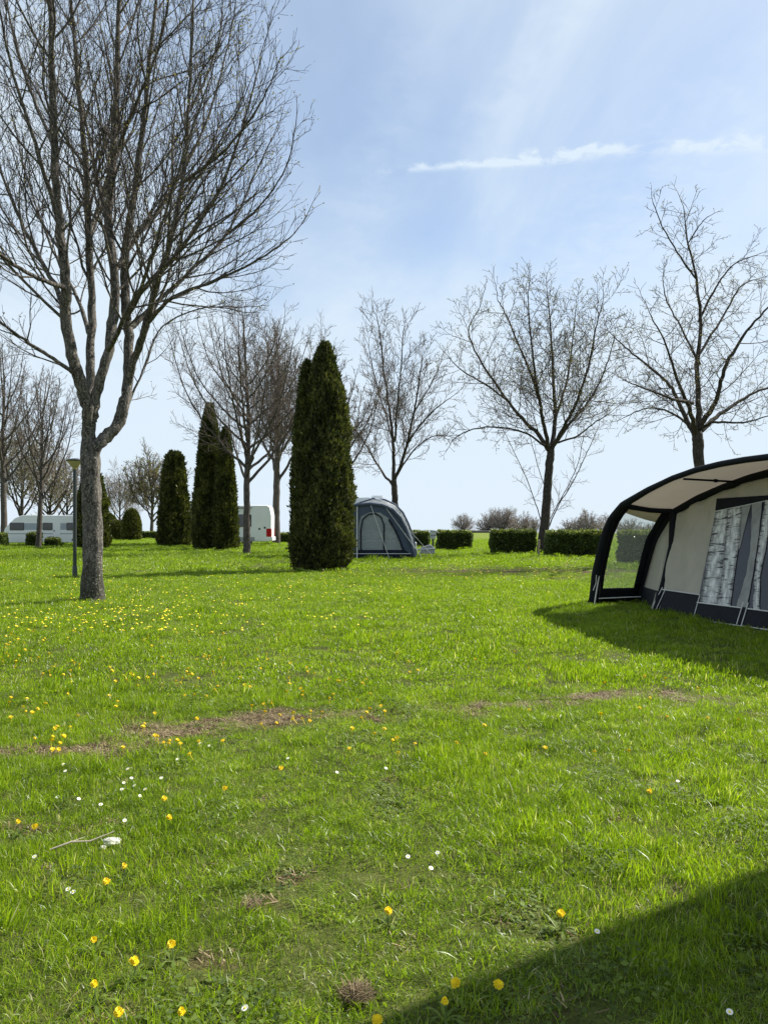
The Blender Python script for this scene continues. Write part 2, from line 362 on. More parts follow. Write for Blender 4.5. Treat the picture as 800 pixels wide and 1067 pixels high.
# ---------------------------------------------------------------- grass (geometry nodes instancing of blade patches)
def blades(n, rad, h, wd, lean=0.35, seed=0, straw=0.05, square=False, curl=0.5):
    r = np.random.default_rng(seed)
    a = r.uniform(0, 2*np.pi, n); q = rad*np.sqrt(r.uniform(0, 1, n))
    bx, by = q*np.cos(a), q*np.sin(a)
    hh = h*r.uniform(0.45, 1.25, n)*(1+0.2*r.standard_normal(n)).clip(0.4, 1.7)
    ld = r.uniform(0, 2*np.pi, n); ln = np.abs(r.standard_normal(n))*lean*hh+0.1*hh
    fa = r.uniform(0, np.pi, n); ww = wd*r.uniform(0.6, 1.3, n)
    sx, sy = np.cos(fa)*ww/2, np.sin(fa)*ww/2
    V = []
    for t, wf in ((0, 0.8), (0.55, 1.0), (1.0, 0)):
        cx = bx+np.cos(ld)*ln*t**(1+curl); cy = by+np.sin(ld)*ln*t**(1+curl); cz = hh*t*(1-0.25*(ln/hh)*t).clip(0.35, 1)-0.006*(t == 0)
        if wf: V += [np.stack([cx-sx*wf, cy-sy*wf, cz], 1), np.stack([cx+sx*wf, cy+sy*wf, cz], 1)]
        else: V += [np.stack([cx, cy, cz], 1)]
    V = np.stack(V, 1).reshape(-1, 3); b = np.arange(n)*5
    tris = np.concatenate([np.stack([b, b+1, b+3], 1), np.stack([b, b+3, b+2], 1), np.stack([b+2, b+3, b+4], 1)])
    c = r.beta(2.2, 2.2, n)*0.88; s = r.uniform(0, 1, n) < straw; c[s] = r.uniform(0.93, 1, s.sum())
    return V, tris, np.concatenate([c, c, c])
def weeds(n, rad, seed):
    r = np.random.default_rng(seed); V = []; F = []; C = []
    for i in range(n):
        a = r.uniform(0, 6.28); q = rad*math.sqrt(r.uniform()); x, y = q*math.cos(a), q*math.sin(a); z = r.uniform(0.012, 0.05); s = r.uniform(0.006, 0.014); d = r.uniform(0, 6.28); l = s*r.uniform(1.2, 2.6)
        ux, uy = math.cos(d), math.sin(d); t1, t2 = r.uniform(-.4, .4, 2)
        b = len(V); V += [(x, y, z), (x+ux*l*.5-uy*s*.7, y+uy*l*.5+ux*s*.7, z+t1*s+.3*s), (x+ux*l, y+uy*l, z+t2*s), (x+ux*l*.5+uy*s*.7, y+uy*l*.5-ux*s*.7, z-t1*s+.3*s)]
        F += [(b, b+1, b+2), (b, b+2, b+3)]; c = r.uniform(0, .9); C += [c, c]
    return np.array(V), np.array(F), np.array(C)
def patch_obj(name, data, mat):
    V, T, C = data
    o = mesh_obj(name, V, T, mat, attrs={'rnd': ('FACE', C)}); COL.objects.unlink(o); return o
def scatter(name, pts, rots, scl, idx, variants, label=None, cat='grass'):
    me = bpy.data.meshes.new(name); me.vertices.add(len(pts)); me.vertices.foreach_set('co', pts.astype(np.float32).ravel())
    a = me.attributes.new('rot', 'FLOAT_VECTOR', 'POINT'); a.data.foreach_set('vector', rots.astype(np.float32).ravel())
    a = me.attributes.new('scl', 'FLOAT_VECTOR', 'POINT'); a.data.foreach_set('vector', scl.astype(np.float32).ravel())
    a = me.attributes.new('vid', 'INT', 'POINT'); a.data.foreach_set('value', idx.astype(np.int32))
    me.update(); o = bpy.data.objects.new(name, me); COL.objects.link(o)
    ng = bpy.data.node_groups.new(name, 'GeometryNodeTree')
    ng.interface.new_socket('Geometry', in_out='INPUT', socket_type='NodeSocketGeometry'); ng.interface.new_socket('Geometry', in_out='OUTPUT', socket_type='NodeSocketGeometry')
    gi = ng.nodes.new('NodeGroupInput'); go = ng.nodes.new('NodeGroupOutput')
    jn = ng.nodes.new('GeometryNodeJoinGeometry')
    for v in reversed(variants):
        oi = ng.nodes.new('GeometryNodeObjectInfo'); oi.inputs['Object'].default_value = v; oi.inputs['As Instance'].default_value = True
        ng.links.new(oi.outputs['Geometry'], jn.inputs[0])
    ip = ng.nodes.new('GeometryNodeInstanceOnPoints')
    def attr(n, ty):
        q = ng.nodes.new('GeometryNodeInputNamedAttribute'); q.data_type = ty; q.inputs['Name'].default_value = n; return q.outputs[0]
    ng.links.new(gi.outputs[0], ip.inputs['Points']); ng.links.new(jn.outputs[0], ip.inputs['Instance'])
    ip.inputs['Pick Instance'].default_value = True; ng.links.new(attr('vid', 'INT'), ip.inputs['Instance Index'])
    ng.links.new(attr('rot', 'FLOAT_VECTOR'), ip.inputs['Rotation']); ng.links.new(attr('scl', 'FLOAT_VECTOR'), ip.inputs['Scale'])
    ng.links.new(ip.outputs[0], go.inputs[0])
    md = o.modifiers.new('scatter', 'NODES'); md.node_group = ng
    tag(o, label, cat, kind='stuff'); return o
near_v = [patch_obj('grass_patch', blades(250, .16, .043, .0028, .8, 10+i, .045), M['grass']) for i in range(5)]
near_v += [patch_obj('grass_patch', blades(110, .11, .078, .0042, .45, 30+i, .03), M['grass']) for i in range(3)]
near_v += [patch_obj('grass_patch', weeds(150, .16, 50), M['weed']), patch_obj('grass_patch', blades(70, .12, .028, .0020, 1.6, 61, .8), M['grass'])]
mid_v = [patch_obj('grass_patch', blades(240, .26, .046, .0062, .5, 70+i, .035), M['grass']) for i in range(4)]
mid_v += [patch_obj('grass_patch', blades(120, .2, .072, .0085, .45, 90+i, .03), M['grass']) for i in range(2)]
far_v = [patch_obj('grass_patch', blades(260, .6, .075, .016, .5, 110+i, .03), M['grass']) for i in range(4)]
def wedge(y0, y1, dens, slope=0.62, side=1.2):
    area = (y1*y1-y0*y0)*slope+2*side*(y1-y0); n = int(area*dens)
    y = np.sqrt(rng.uniform(y0*y0, y1*y1, n)); x = rng.uniform(-1, 1, n)*(y*slope+side); return x, y
def lay(name, y0, y1, dens, nv, probs, variants, s0, s1, lab):
    x, y = wedge(y0, y1, dens); b = bare(x, y)
    keep = rng.uniform(0, 1, len(x)) > b*0.97; x, y, b = x[keep], y[keep], b[keep]
    lush = vnoise(x, y, 0.8, 5.1)*.7+0.7*vnoise(x, y, 3.1, 9.4)+(.6*vnoise(x, y, 8.5, 2.4) if y1 < 30 else 0)
    pts = np.stack([x, y, H(x, y)], 1); n = len(x)
    rot = np.stack([rng.normal(0, .15, n), rng.normal(0, .15, n), rng.uniform(0, 6.28, n)], 1)
    s = rng.uniform(s0, s1, n)*(1-0.45*b); zs = s*(0.85+0.75*lush).clip(0.58, 1.6)*(1-.65*b)
    for (a_, c_) in (((150, 600), (235, 760)), ((205, 600), (345, 760))):
        (x1, y1_), (x2, y2_) = dpx(*a_), dpx(*c_); dl = math.hypot(x2-x1, y2_-y1_); dd = np.abs((x-x1)*(y2_-y1_)-(y-y1_)*(x2-x1))/dl
        zs = zs*(1-.42*np.exp(-(dd/.22)**2))
    idx = rng.choice(nv, n, p=np.array(probs)/sum(probs))
    return scatter(name, pts, rot, np.stack([s, s, zs], 1), idx, variants, lab)
lay('foreground_grass', 1.6, 7.5, 95, 10, [3, 3, 3, 3, 3, .7, .7, .7, .45, 1.8], near_v, .8, 1.25, 'short green grass blades covering the lawn in the foreground')
lay('lawn_grass', 7.3, 27, 24, 6, [3, 3, 3, 3, 1, 1], mid_v, .85, 1.3, 'sunlit green lawn grass between the trees and the awning')
lay('distant_lawn_grass', 26.5, 100, 2.6, 4, [1, 1, 1, 1], far_v, .8, 1.3, 'green lawn grass stretching back to the caravans and hedges')

# straw litter on the bare soil
def straw_patch():
    X, Y, V, F, C = [], [], [], [], []
    n = 0
    for (bx, by, rx, ry, st) in BARE:
        if by > 9: continue
        k = int(520*rx*ry/0.04*st)
        for _ in range(min(k, 900)):
            x = bx+random.gauss(0, rx*.7); y = by+random.gauss(0, ry*.8); a = random.uniform(0, 3.14); l = random.uniform(.015, .06); wd_ = random.uniform(.001, .003)
            z = Hs(x, y)+random.uniform(0.0, .012); dz = random.uniform(-.004, .016)
            c, s = math.cos(a), math.sin(a); b = len(V)
            V += [(x-s*wd_, y+c*wd_, z), (x+s*wd_, y-c*wd_, z), (x+c*l+s*wd_, y+s*l-c*wd_, z+dz), (x+c*l-s*wd_, y+s*l+c*wd_, z+dz)]
            F.append((b, b+1, b+2, b+3)); C.append(random.random())
    o = mesh_obj('dry_straw', np.array(V), np.array(F), M['straw'], attrs={'rnd': ('FACE', C)}); tag(o, 'dry straw and dead stalks lying on the bare soil patches', 'straw', kind='stuff')
straw_patch()

# ---------------------------------------------------------------- trees
class Tree:
    def __init__(s, seed, minr=.004, jit=.13, trop=.10, dens=1.0, ang=(28, 55), seglen=.35):
        s.r = random.Random(seed); s.seg = ([], []); s.minr = minr; s.jit = jit; s.trop = trop; s.dens = dens; s.ang = ang; s.sl = seglen; s.tips = []
        s.limbs = MB()
    def rv(s): return Vector((s.r.gauss(0, 1), s.r.gauss(0, 1), s.r.gauss(0, 1)))
    def side(s, d, ang, roll):
        up = Vector((0, 0, 1)) if abs(d.z) < .95 else Vector((1, 0, 0))
        a = d.cross(up).normalized(); b = a.cross(d)
        q = a*math.cos(roll)+b*math.sin(roll)
        return (d*math.cos(ang)+q*math.sin(ang)).normalized()
    def grow(s, p, d, Ln, r0, lev, fine=True):
        """lev counts down; 0 = last twig"""
        n = max(2, min(7, int(Ln/(s.sl*(0.45 if lev < 1 else .8 if lev < 2 else 1)))+1)); step = Ln/n; roll = s.r.uniform(0, 6.28)
        r1 = max(s.minr*.8, r0*(.35 if lev else .6)); path = [(p.copy(), r0)]
        for i in range(n):
            d = (d+s.rv()*s.jit*(1.25 if lev < 2 else .8)+Vector((0, 0, s.trop))).normalized()
            q = p+d*step; ra = r0+(r1-r0)*(i/n); rb = r0+(r1-r0)*((i+1)/n)
            s.seg[0 if ra > s.minr*3.2 else 1].append((p.x, p.y, p.z, q.x, q.y, q.z, ra, rb))
            p = q; path.append((q.copy(), rb))
        if lev <= 0: s.tips.append((p, d)); return
        nc = max(2, int(round(s.dens*Ln*(2.3 if lev == 1 else 1.9 if lev == 2 else 1.5)+s.r.uniform(.2, 1.6))))
        nc = min(nc, 12)
        for k in range(nc):
            t = .16+.84*(k+s.r.uniform(.1, .9))/nc; fi = t*n; i = min(n-1, int(fi)); f = fi-i
            a, ra = path[i]; b, rb = path[i+1]; c = a.lerp(b, f); rr = ra+(rb-ra)*f; dd = (b-a).normalized()
            roll += 2.4+s.r.uniform(-.5, .5)
            cl = Ln*s.r.uniform(.30, .58)*(1.12-.55*t)
            if lev == 1: cl = min(cl, 1.0)*1.0
            cd = s.side(dd, R(s.r.uniform(*s.ang)), roll)
            s.grow(c, cd, max(cl, .18), max(s.minr, min(rr*.56, cl*.014+.002)), lev-1)
        s.tips.append((p, d))
    def limb(s, pts, rad, sides=8, noise_amp=0.0, child=None, child_lev=2, start=.1, per_m=2.0, lenf=None, smooth_n=None):
        """explicit polyline limb (Catmull-Rom) with children"""
        pts = [Vector(p) for p in pts]; res = []; rr = []
        n = len(pts)
        if isinstance(rad, tuple): rad = [rad[0]+(rad[1]-rad[0])*(i/(n-1))**.8 for i in range(n)]
        k = smooth_n or 6
        for i in range(n-1):
            p0 = pts[max(i-1, 0)]; p1 = pts[i]; p2 = pts[i+1]; p3 = pts[min(i+2, n-1)]
            for j in range(k):
                t = j/k; t2 = t*t; t3 = t2*t
                res.append(.5*((2*p1)+(p2-p0)*t+(2*p0-5*p1+4*p2-p3)*t2+(3*p1-p0-3*p2+p3)*t3)); rr.append(rad[i]+(rad[i+1]-rad[i])*t)
        res.append(pts[-1]); rr.append(rad[-1])
        if noise_amp:
            for i in range(1, len(res)): res[i] = res[i]+s.rv()*noise_amp*min(1, rr[i]*10+.3)
        b0 = len(s.limbs.v); s.limbs.tube(res, rr, sides)
        s.last = (b0, len(s.limbs.v))
        if child:
            tot = sum((res[i+1]-res[i]).length for i in range(len(res)-1)); nc = int(tot*(1-start)*per_m*s.dens); roll = s.r.uniform(0, 6.28)
            acc = [0]
            for i in range(len(res)-1): acc.append(acc[-1]+(res[i+1]-res[i]).length)
            for c in range(nc):
                t = start+(1-start)*(c+s.r.random())/nc; a = t*tot; i = max(j for j in range(len(acc)) if acc[j] <= a) if a < tot else len(res)-2
                i = min(i, len(res)-2); f = (a-acc[i])/max(1e-6, acc[i+1]-acc[i])
                q = res[i].lerp(res[i+1], f); dd = (res[i+1]-res[i]).normalized(); r_ = rr[i]; roll += 2.4+s.r.uniform(-.6, .6)
                ln = (lenf(t, q) if lenf else child)*s.r.uniform(.6, 1.15)
                s.grow(q, s.side(dd, R(s.r.uniform(s.ang[0]+5, s.ang[1]+8)), roll), ln, max(s.minr*1.2, min(r_*.5, ln*.0095+.003)), child_lev)
            s.grow(res[-1], (res[-1]-res[-2]).normalized(), child*.5, rad[-1], max(1, child_lev-1))
    def seg_mesh(s, which, sides):
        A = np.array(s.seg[which]); n = len(A)
        p, q, ra, rb = A[:, 0:3], A[:, 3:6], A[:, 6], A[:, 7]
        d = q-p; d /= np.linalg.norm(d, axis=1)[:, None]+1e-9
        up = np.where(np.abs(d[:, 2:3]) < .9, np.array([[0, 0, 1.]]), np.array([[1., 0, 0]])); a = np.cross(d, up); a /= np.linalg.norm(a, axis=1)[:, None]; b = np.cross(a, d)
        V = np.empty((n, 2*sides, 3))
        for k in range(sides):
            t = 2*math.pi*k/sides; o = a*math.cos(t)+b*math.sin(t)
            V[:, k] = p+o*ra[:, None]; V[:, k+sides] = q+o*rb[:, None]
        base = np.arange(n)[:, None]*2*sides
        F = np.concatenate([np.concatenate([base+k, base+(k+1) % sides, base+(k+1) % sides+sides, base+k+sides], 1) for k in range(sides)])
        return V.reshape(-1, 3), F
    def buds(s, size, prob, cluster=3):
        V = []; C = []; 
        for p, d in s.tips:
            if s.r.random() > prob: continue
            for _ in range(cluster):
                o = p+s.rv()*size*.6; u = (d+s.rv()*.8).normalized()*size*s.r.uniform(.5, 1.3); w = s.rv().cross(u).normalized()*size*.35
                V += [o, o+u*.5+w, o+u, o+u*.5-w]; C.append(s.r.random())
        V = np.array([tuple(v) for v in V]); F = np.arange(len(V)).reshape(-1, 4); return V, F, C
    def finish(s, origin, name, label, trunk_mat, twig_mat, group=None, buds=None, rot=0, bark_noise=0.0, fork=None, cat='tree'):
        o = empty(name, origin, 0, label, cat, group)
        O = np.array(origin)
        v = np.array(s.limbs.v)
        if bark_noise:
            vv = v.copy()
            for i in range(len(v)):
                p = v[i]-O
                n = mnoise.noise((p[0]*9, p[1]*9, p[2]*3.2))*.6+mnoise.noise((p[0]*26, p[1]*26, p[2]*11))*.4
                rr = (mnoise.noise((p[0]*2, p[1]*2, p[2]*1.1)))
                d = mnoise.noise_vector((p[0]*7, p[1]*7, p[2]*2.5))
                vv[i] += np.array(d)*bark_noise*(1 if p[2] < 4 else .5)*1.2
            v = vv
        mesh_obj('trunk', [tuple(q) for q in v-O], s.limbs.f, trunk_mat, o, smooth=True)
        Vs, Fs, Ms, Cs, off = [], [], [], [], 0
        for w_, sides in ((0, 5), (1, 3)):
            if s.seg[w_]:
                V, F = s.seg_mesh(w_, sides); Vs.append(V); Fs.append(F+off); off += len(V); Ms += [w_]*len(F); Cs += [0]*len(F)
        if buds:
            V, F, C = s.buds(*buds[1:]); Vs.append(V); Fs.append(F+off); Ms += [2]*len(F); Cs += list(C)
        mesh_obj('crown', np.concatenate(Vs)-O, np.concatenate(Fs), [trunk_mat, twig_mat]+([buds[0]] if buds else []), o, midx=Ms, attrs={'rnd': ('FACE', Cs)})
        print('TREE', label[:40], len(s.seg[0]), len(s.seg[1]), len(s.tips))
        return o

# --- the big bare tree at the left, stems traced
def PP(Y, *pts): return [P(x, y, Y+dy) for x, y, dy in pts]
YA = 16.4
tA = Tree(11, minr=.0042, jit=.12, trop=.12, dens=1.75, ang=(20, 44), seglen=.34)
b = G(97, YA)
tA.limb([Vector((b[0], YA, -.15)), Vector((b[0]-.01, YA, .1))]+PP(YA, (96.5, 600, 0), (97, 565, 0), (96, 530, 0), (95, 500, 0), (94, 478, 0), (92, 462, 0), (92, 440, 0)),
        [.40, .255, .212, .200, .195, .200, .205, .15, .07], 40, smooth_n=12)
lf = lambda t, q: 3.6*(1-.55*t)
tA.limb(PP(YA, (93, 480, 0), (92, 455, 0), (92, 430, -.1), (84, 400, -.3), (75, 370, -.5), (68, 330, -.6), (68, 290, -.8), (60, 220, -1.0), (56, 140, -1.3), (54, 60, -1.5), (50, -60, -1.8), (42, -160, -2.1), (40, -240, -2.3)),
        [0.126, 0.143, 0.134, 0.122, 0.113, 0.108, 0.101, 0.084, 0.071, 0.055, 0.038, 0.025, 0.015], 16, .01, 3.0, 3, .22, 1.5, lf)
tA.limb(PP(YA, (91, 445, 0), (94, 410, .3), (94, 370, .5), (96, 320, .8), (92, 250, 1.0), (90, 180, 1.2), (82, 90, 1.5), (74, 0, 1.9), (66, -120, 2.2), (60, -220, 2.3)),
        [0.109, 0.101, 0.092, 0.084, 0.076, 0.067, 0.052, 0.038, 0.025, 0.015], 12, .01, 2.8, 3, .2, 1.4, lf)
tA.limb(PP(YA, (95, 440, 0), (100, 410, -.1), (112, 370, -.1), (118, 330, .1), (119, 280, .1), (113, 230, .2), (118, 160, .2), (122, 80, .3), (124, 0, .3), (128, -120, .4), (130, -260, .4)),
        [0.118, 0.109, 0.105, 0.101, 0.094, 0.088, 0.076, 0.060, 0.044, 0.029, 0.015], 14, .01, 3.2, 3, .18, 1.6, lf)
tA.limb(PP(YA, (95, 482, 0), (104, 462, 0), (120, 445, .2), (129, 422, .3), (134, 390, .4), (134, 350, .5), (130, 310, .5), (131, 262, .4), (140, 200, .3), (150, 120, .1), (158, 40, 0), (170, -80, -.2), (178, -180, -.3)),
        [0.118, 0.134, 0.130, 0.122, 0.109, 0.101, 0.092, 0.082, 0.069, 0.054, 0.040, 0.027, 0.015], 14, .01, 3.2, 3, .26, 1.6, lf)
tA.limb(PP(YA, (132, 405, .4), (140, 372, .1), (152, 340, -.3), (162, 300, -.6), (178, 250, -.9), (190, 190, -1.1), (196, 120, -1.3), (200, 40, -1.5), (205, -60, -1.6)),
        [0.084, 0.080, 0.074, 0.067, 0.055, 0.044, 0.034, 0.024, 0.013], 12, .01, 3.0, 3, .15, 1.7, lf)
for pts, r0, c in (
    (((133, 345, .5), (160, 318, .9), (195, 286, 1.3), (235, 245, 1.8), (262, 190, 2.2), (285, 140, 2.5)), .07, 2.6),
    (((131, 330, .4), (150, 300, -.2), (185, 262, -.9), (225, 205, -1.4), (250, 140, -1.7), (270, 70, -1.9)), .07, 2.6),
    (((152, 338, -.3), (180, 310, -.8), (225, 292, -1.2), (270, 270, -1.5), (305, 245, -1.6)), .05, 2.0),
    (((119, 285, .1), (140, 250, .5), (175, 205, 1.0), (210, 140, 1.4), (232, 70, 1.7), (245, 10, 1.8)), .06, 2.6),
    (((118, 165, .2), (140, 110, -.4), (165, 50, -.8), (180, -30, -1.0), (190, -120, -1.2)), .045, 2.4),
    (((80, 390, -.4), (50, 370, -.9), (20, 350, -1.3), (-20, 320, -1.8), (-50, 280, -2.1)), .05, 2.3),
    (((68, 320, -.6), (48, 280, -.2), (22, 230, .3), (2, 180, .8), (-15, 110, 1.2), (-30, 40, 1.5)), .06, 2.6),
    (((68, 300, -.8), (40, 290, -1.6), (0, 265, -2.4), (-40, 220, -3.0), (-70, 160, -3.4)), .055, 2.6),
    (((60, 225, -1), (40, 160, -1.6), (18, 90, -2.1), (0, 10, -2.6), (-10, -90, -3)), .05, 2.5),
    (((94, 350, .6), (80, 310, 1.3), (55, 260, 2.2), (30, 190, 3.0), (10, 110, 3.6)), .055, 2.6),
    (((56, 150, -1.3), (30, 90, -.9), (10, 20, -.5), (-5, -70, -.2)), .04, 2.3),
    (((113, 235, .2), (100, 180, 1.0), (85, 100, 1.9), (75, 20, 2.6), (70, -80, 3)), .05, 2.6),
    (((91, 255, 1.0), (110, 190, 2.0), (135, 120, 3.0), (150, 40, 3.6)), .05, 2.6),
    (((125, 440, .3), (150, 385, 1.0), (170, 340, 1.6), (215, 320, 2.0), (255, 325, 2.3)), .03, 1.3),
    (((196, 118, -1.3), (215, 80, -1.0), (228, 40, -.8), (232, 5, -.7)), .03, 1.5),
    (((190, 190, -1.1), (230, 160, -2.0), (262, 122, -2.6), (282, 88, -3.0)), .035, 1.7),
    (((235, 245, 1.8), (270, 215, 1.2), (298, 175, .8), (308, 130, .6)), .025, 1.3),
    (((113, 366, -.1), (125, 340, -1.0), (150, 290, -2.0), (170, 230, -2.8), (195, 150, -3.3), (220, 80, -3.6)), .06, 2.8)):
    tA.limb(PP(YA, *pts), (r0, .012), 8, .012, c, 2, .1, 2.0, lambda t, q, c=c: c*(1-.5*t))
tA.finish((b[0], b[1], b[2]), 'bare_tree', 'tall multi-stemmed bare tree with rough grey trunk beside the lamp post, nearest tree', M['bark_big'], M['twig'], buds=(M['bud'], .045, .5, 1), bark_noise=.028)

# --- the row of bare trees behind, limbs traced where they read
def traced(name, seed, px, Y, trunk, limbs, label, tm, wm, minr, dens=1.5, buds=None, trop=.07, ang=(28, 55), jit=.13, tr=None, group=None, lev=2, per=1.8, bn=.012, childf=1.12):
    t = Tree(seed, minr=minr, jit=jit, trop=trop, dens=dens, ang=ang, seglen=.45)
    g = G(px, Y)
    t.limb([Vector((g[0], g[1], g[2]-.15))]+PP(Y, *[(x, y, 0) for x, y in trunk]), tr, 14, bn)
    for pts, r0, c in limbs:
        t.limb(PP(Y, *pts), (r0, minr*2), 7, .02, c*childf, lev, .12, per, lambda q, w, c=c: c*childf*(1-.45*q))
    return t.finish(g, name, label, tm, wm, group, buds, bark_noise=bn)
traced('bare_tree', 21, 565, 45.7, [(565, 570), (568, 540), (571, 500), (573, 478), (574, 468)], [
    (((573, 472, 0), (560, 452, .5), (540, 432, .9), (520, 405, 1.2), (500, 375, 1.6), (488, 345, 1.8), (500, 320, 1.9)), .15, 3.2),
    (((572, 470, 0), (566, 440, -1), (560, 410, -1.8), (545, 370, -2.4), (528, 330, -3), (518, 312, -3.2)), .14, 3.0),
    (((574, 470, 0), (578, 440, .8), (577, 400, 1.2), (575, 360, 1.5), (572, 325, 1.8), (570, 302, 2)), .16, 3.2),
    (((574, 470, 0), (586, 448, -.8), (600, 420, -1.8), (612, 385, -2.4), (620, 345, -2.8), (628, 315, -3)), .14, 3.2),
    (((575, 466, 0), (595, 440, 1), (615, 415, 2), (632, 380, 2.8), (640, 350, 3)), .12, 2.6),
    (((570, 466, 0), (545, 450, -1), (510, 445, -2), (485, 450, -2.4), (470, 460, -2.5)), .07, 2.0),
    (((530, 418, 1), (505, 400, 2), (480, 385, 2.6), (466, 370, 3)), .07, 2.2),
    (((575, 462, 0), (600, 455, 0), (620, 440, -.5), (636, 430, -.8)), .07, 2.0),
    (((577, 440, .8), (590, 400, 2.2), (596, 360, 3.2), (600, 320, 3.8)), .10, 2.8),
    (((562, 420, -1.6), (556, 380, -3.2), (552, 340, -4), (550, 305, -4.5)), .09, 2.8),
    ], 'budding tree with dark straight trunk growing between the two right hedge blocks', M['bark'], M['twig'], .011, buds=(M['bud'], .075, .7, 2), tr=[.36, .31, .27, .24, .24, .20], ang=(30, 58))
traced('bare_tree', 22, 565.5, 46.6, [(566, 572), (568, 560)], [
    (((567, 560, 0), (580, 530, 0), (598, 500, .3), (612, 470, .6), (622, 448, .8)), .04, 1.6),
    (((567, 555, 0), (558, 525, .3), (548, 498, .5), (535, 470, .7), (528, 455, .8)), .035, 1.5),
    (((568, 550, 0), (584, 520, 1), (600, 488, 1.6), (608, 455, 2)), .03, 1.5),
    (((568, 558, 0), (570, 520, 1), (560, 485, 1.6), (552, 455, 2)), .03, 1.4)], 'thin spindly whips of a young bare tree behind the dark trunk of the budding tree', M['bark_pale'], M['twig_pale'], .010, tr=[.07, .06, .05], lev=1, per=1.2)
traced('bare_tree', 23, 729, 33, [(729, 560), (730, 520), (729, 490), (727, 462), (726, 452)], [
    (((726, 456, 0), (712, 430, .5), (700, 405, 1), (680, 385, 1.4), (655, 365, 1.8), (634, 345, 2)), .13, 2.5),
    (((726, 455, 0), (718, 425, -1), (705, 395, -1.8), (694, 360, -2.4), (676, 325, -2.9)), .12, 2.4),
    (((726, 456, 0), (728, 420, .3), (726, 380, .5), (730, 335, .5), (725, 290, .4), (716, 250, .4), (712, 215, .4)), .15, 2.2),
    (((728, 335, .5), (745, 300, 1), (765, 275, 1.4), (790, 265, 1.7)), .06, 1.8),
    (((728, 445, 0), (745, 420, -.6), (755, 385, -1.3), (775, 350, -2), (800, 320, -2.6), (830, 290, -3)), .13, 2.4),
    (((728, 450, 0), (750, 432, .8), (780, 412, 1.6), (815, 398, 2.2), (850, 380, 2.6)), .12, 2.2),
    (((727, 448, 0), (745, 440, -1), (775, 440, -2), (810, 430, -2.6)), .08, 2.0),
    (((724, 448, 0), (700, 430, 1.6), (675, 425, 2.4), (650, 435, 2.8)), .07, 1.8),
    (((722, 420, -.8), (700, 415, -2.4), (672, 405, -3.4), (648, 395, -4)), .07, 1.8),
    (((729, 380, .5), (712, 345, 1.6), (695, 315, 2.2), (690, 290, 2.5)), .06, 1.8),
    (((727, 370, .5), (750, 335, 1.8), (770, 300, 2.6), (790, 290, 3)), .07, 1.9),
    (((725, 290, .4), (705, 262, 0), (690, 235, -.3), (680, 210, -.4)), .045, 1.3),
    (((716, 255, .4), (728, 235, .2), (738, 225, 0)), .03, 1.0),
    ], 'bare budding tree rising right behind the big beige awning, rightmost tree', M['bark'], M['twig'], .0085, buds=(M['bud'], .055, .6, 2), tr=[.30, .26, .24, .21, .24, .21], ang=(32, 62), trop=.05, jit=.16)
traced('bare_tree', 24, 413, 52, [(413, 560), (412, 530), (411, 512), (410, 500)], [
    (((410, 506, 0), (398, 492, .5), (385, 470, .8), (370, 448, 1), (352, 435, 1)), .10, 2.6),
    (((410, 502, 0), (410, 470, .3), (406, 430, .5), (400, 390, .7), (396, 350, .8), (392, 328, .8)), .14, 3.2),
    (((411, 500, 0), (422, 470, -.8), (430, 435, -1.2), (436, 400, -1.5), (440, 370, -1.6)), .13, 3.0),
    (((411, 470, .3), (404, 440, 1.6), (392, 400, 2.4), (384, 360, 3)), .08, 2.8),
    (((411, 460, .3), (414, 420, -1.4), (418, 380, -2.2), (420, 345, -2.6)), .08, 2.8),
    (((424, 462, -.8), (440, 440, -1.6), (455, 425, -2), (468, 415, -2.2)), .07, 2.4),
    (((412, 498, 0), (430, 470, 1), (450, 455, 1.6), (470, 455, 2)), .07, 2.2),
    (((430, 432, -1.2), (446, 405, -.4), (458, 380, 0)), .06, 2.4)], 'slender bare tree standing behind the small grey awning tent', M['bark'], M['twig_pale'], .012, tr=[.28, .25, .22, .21, .2], ang=(24, 46), trop=.09)

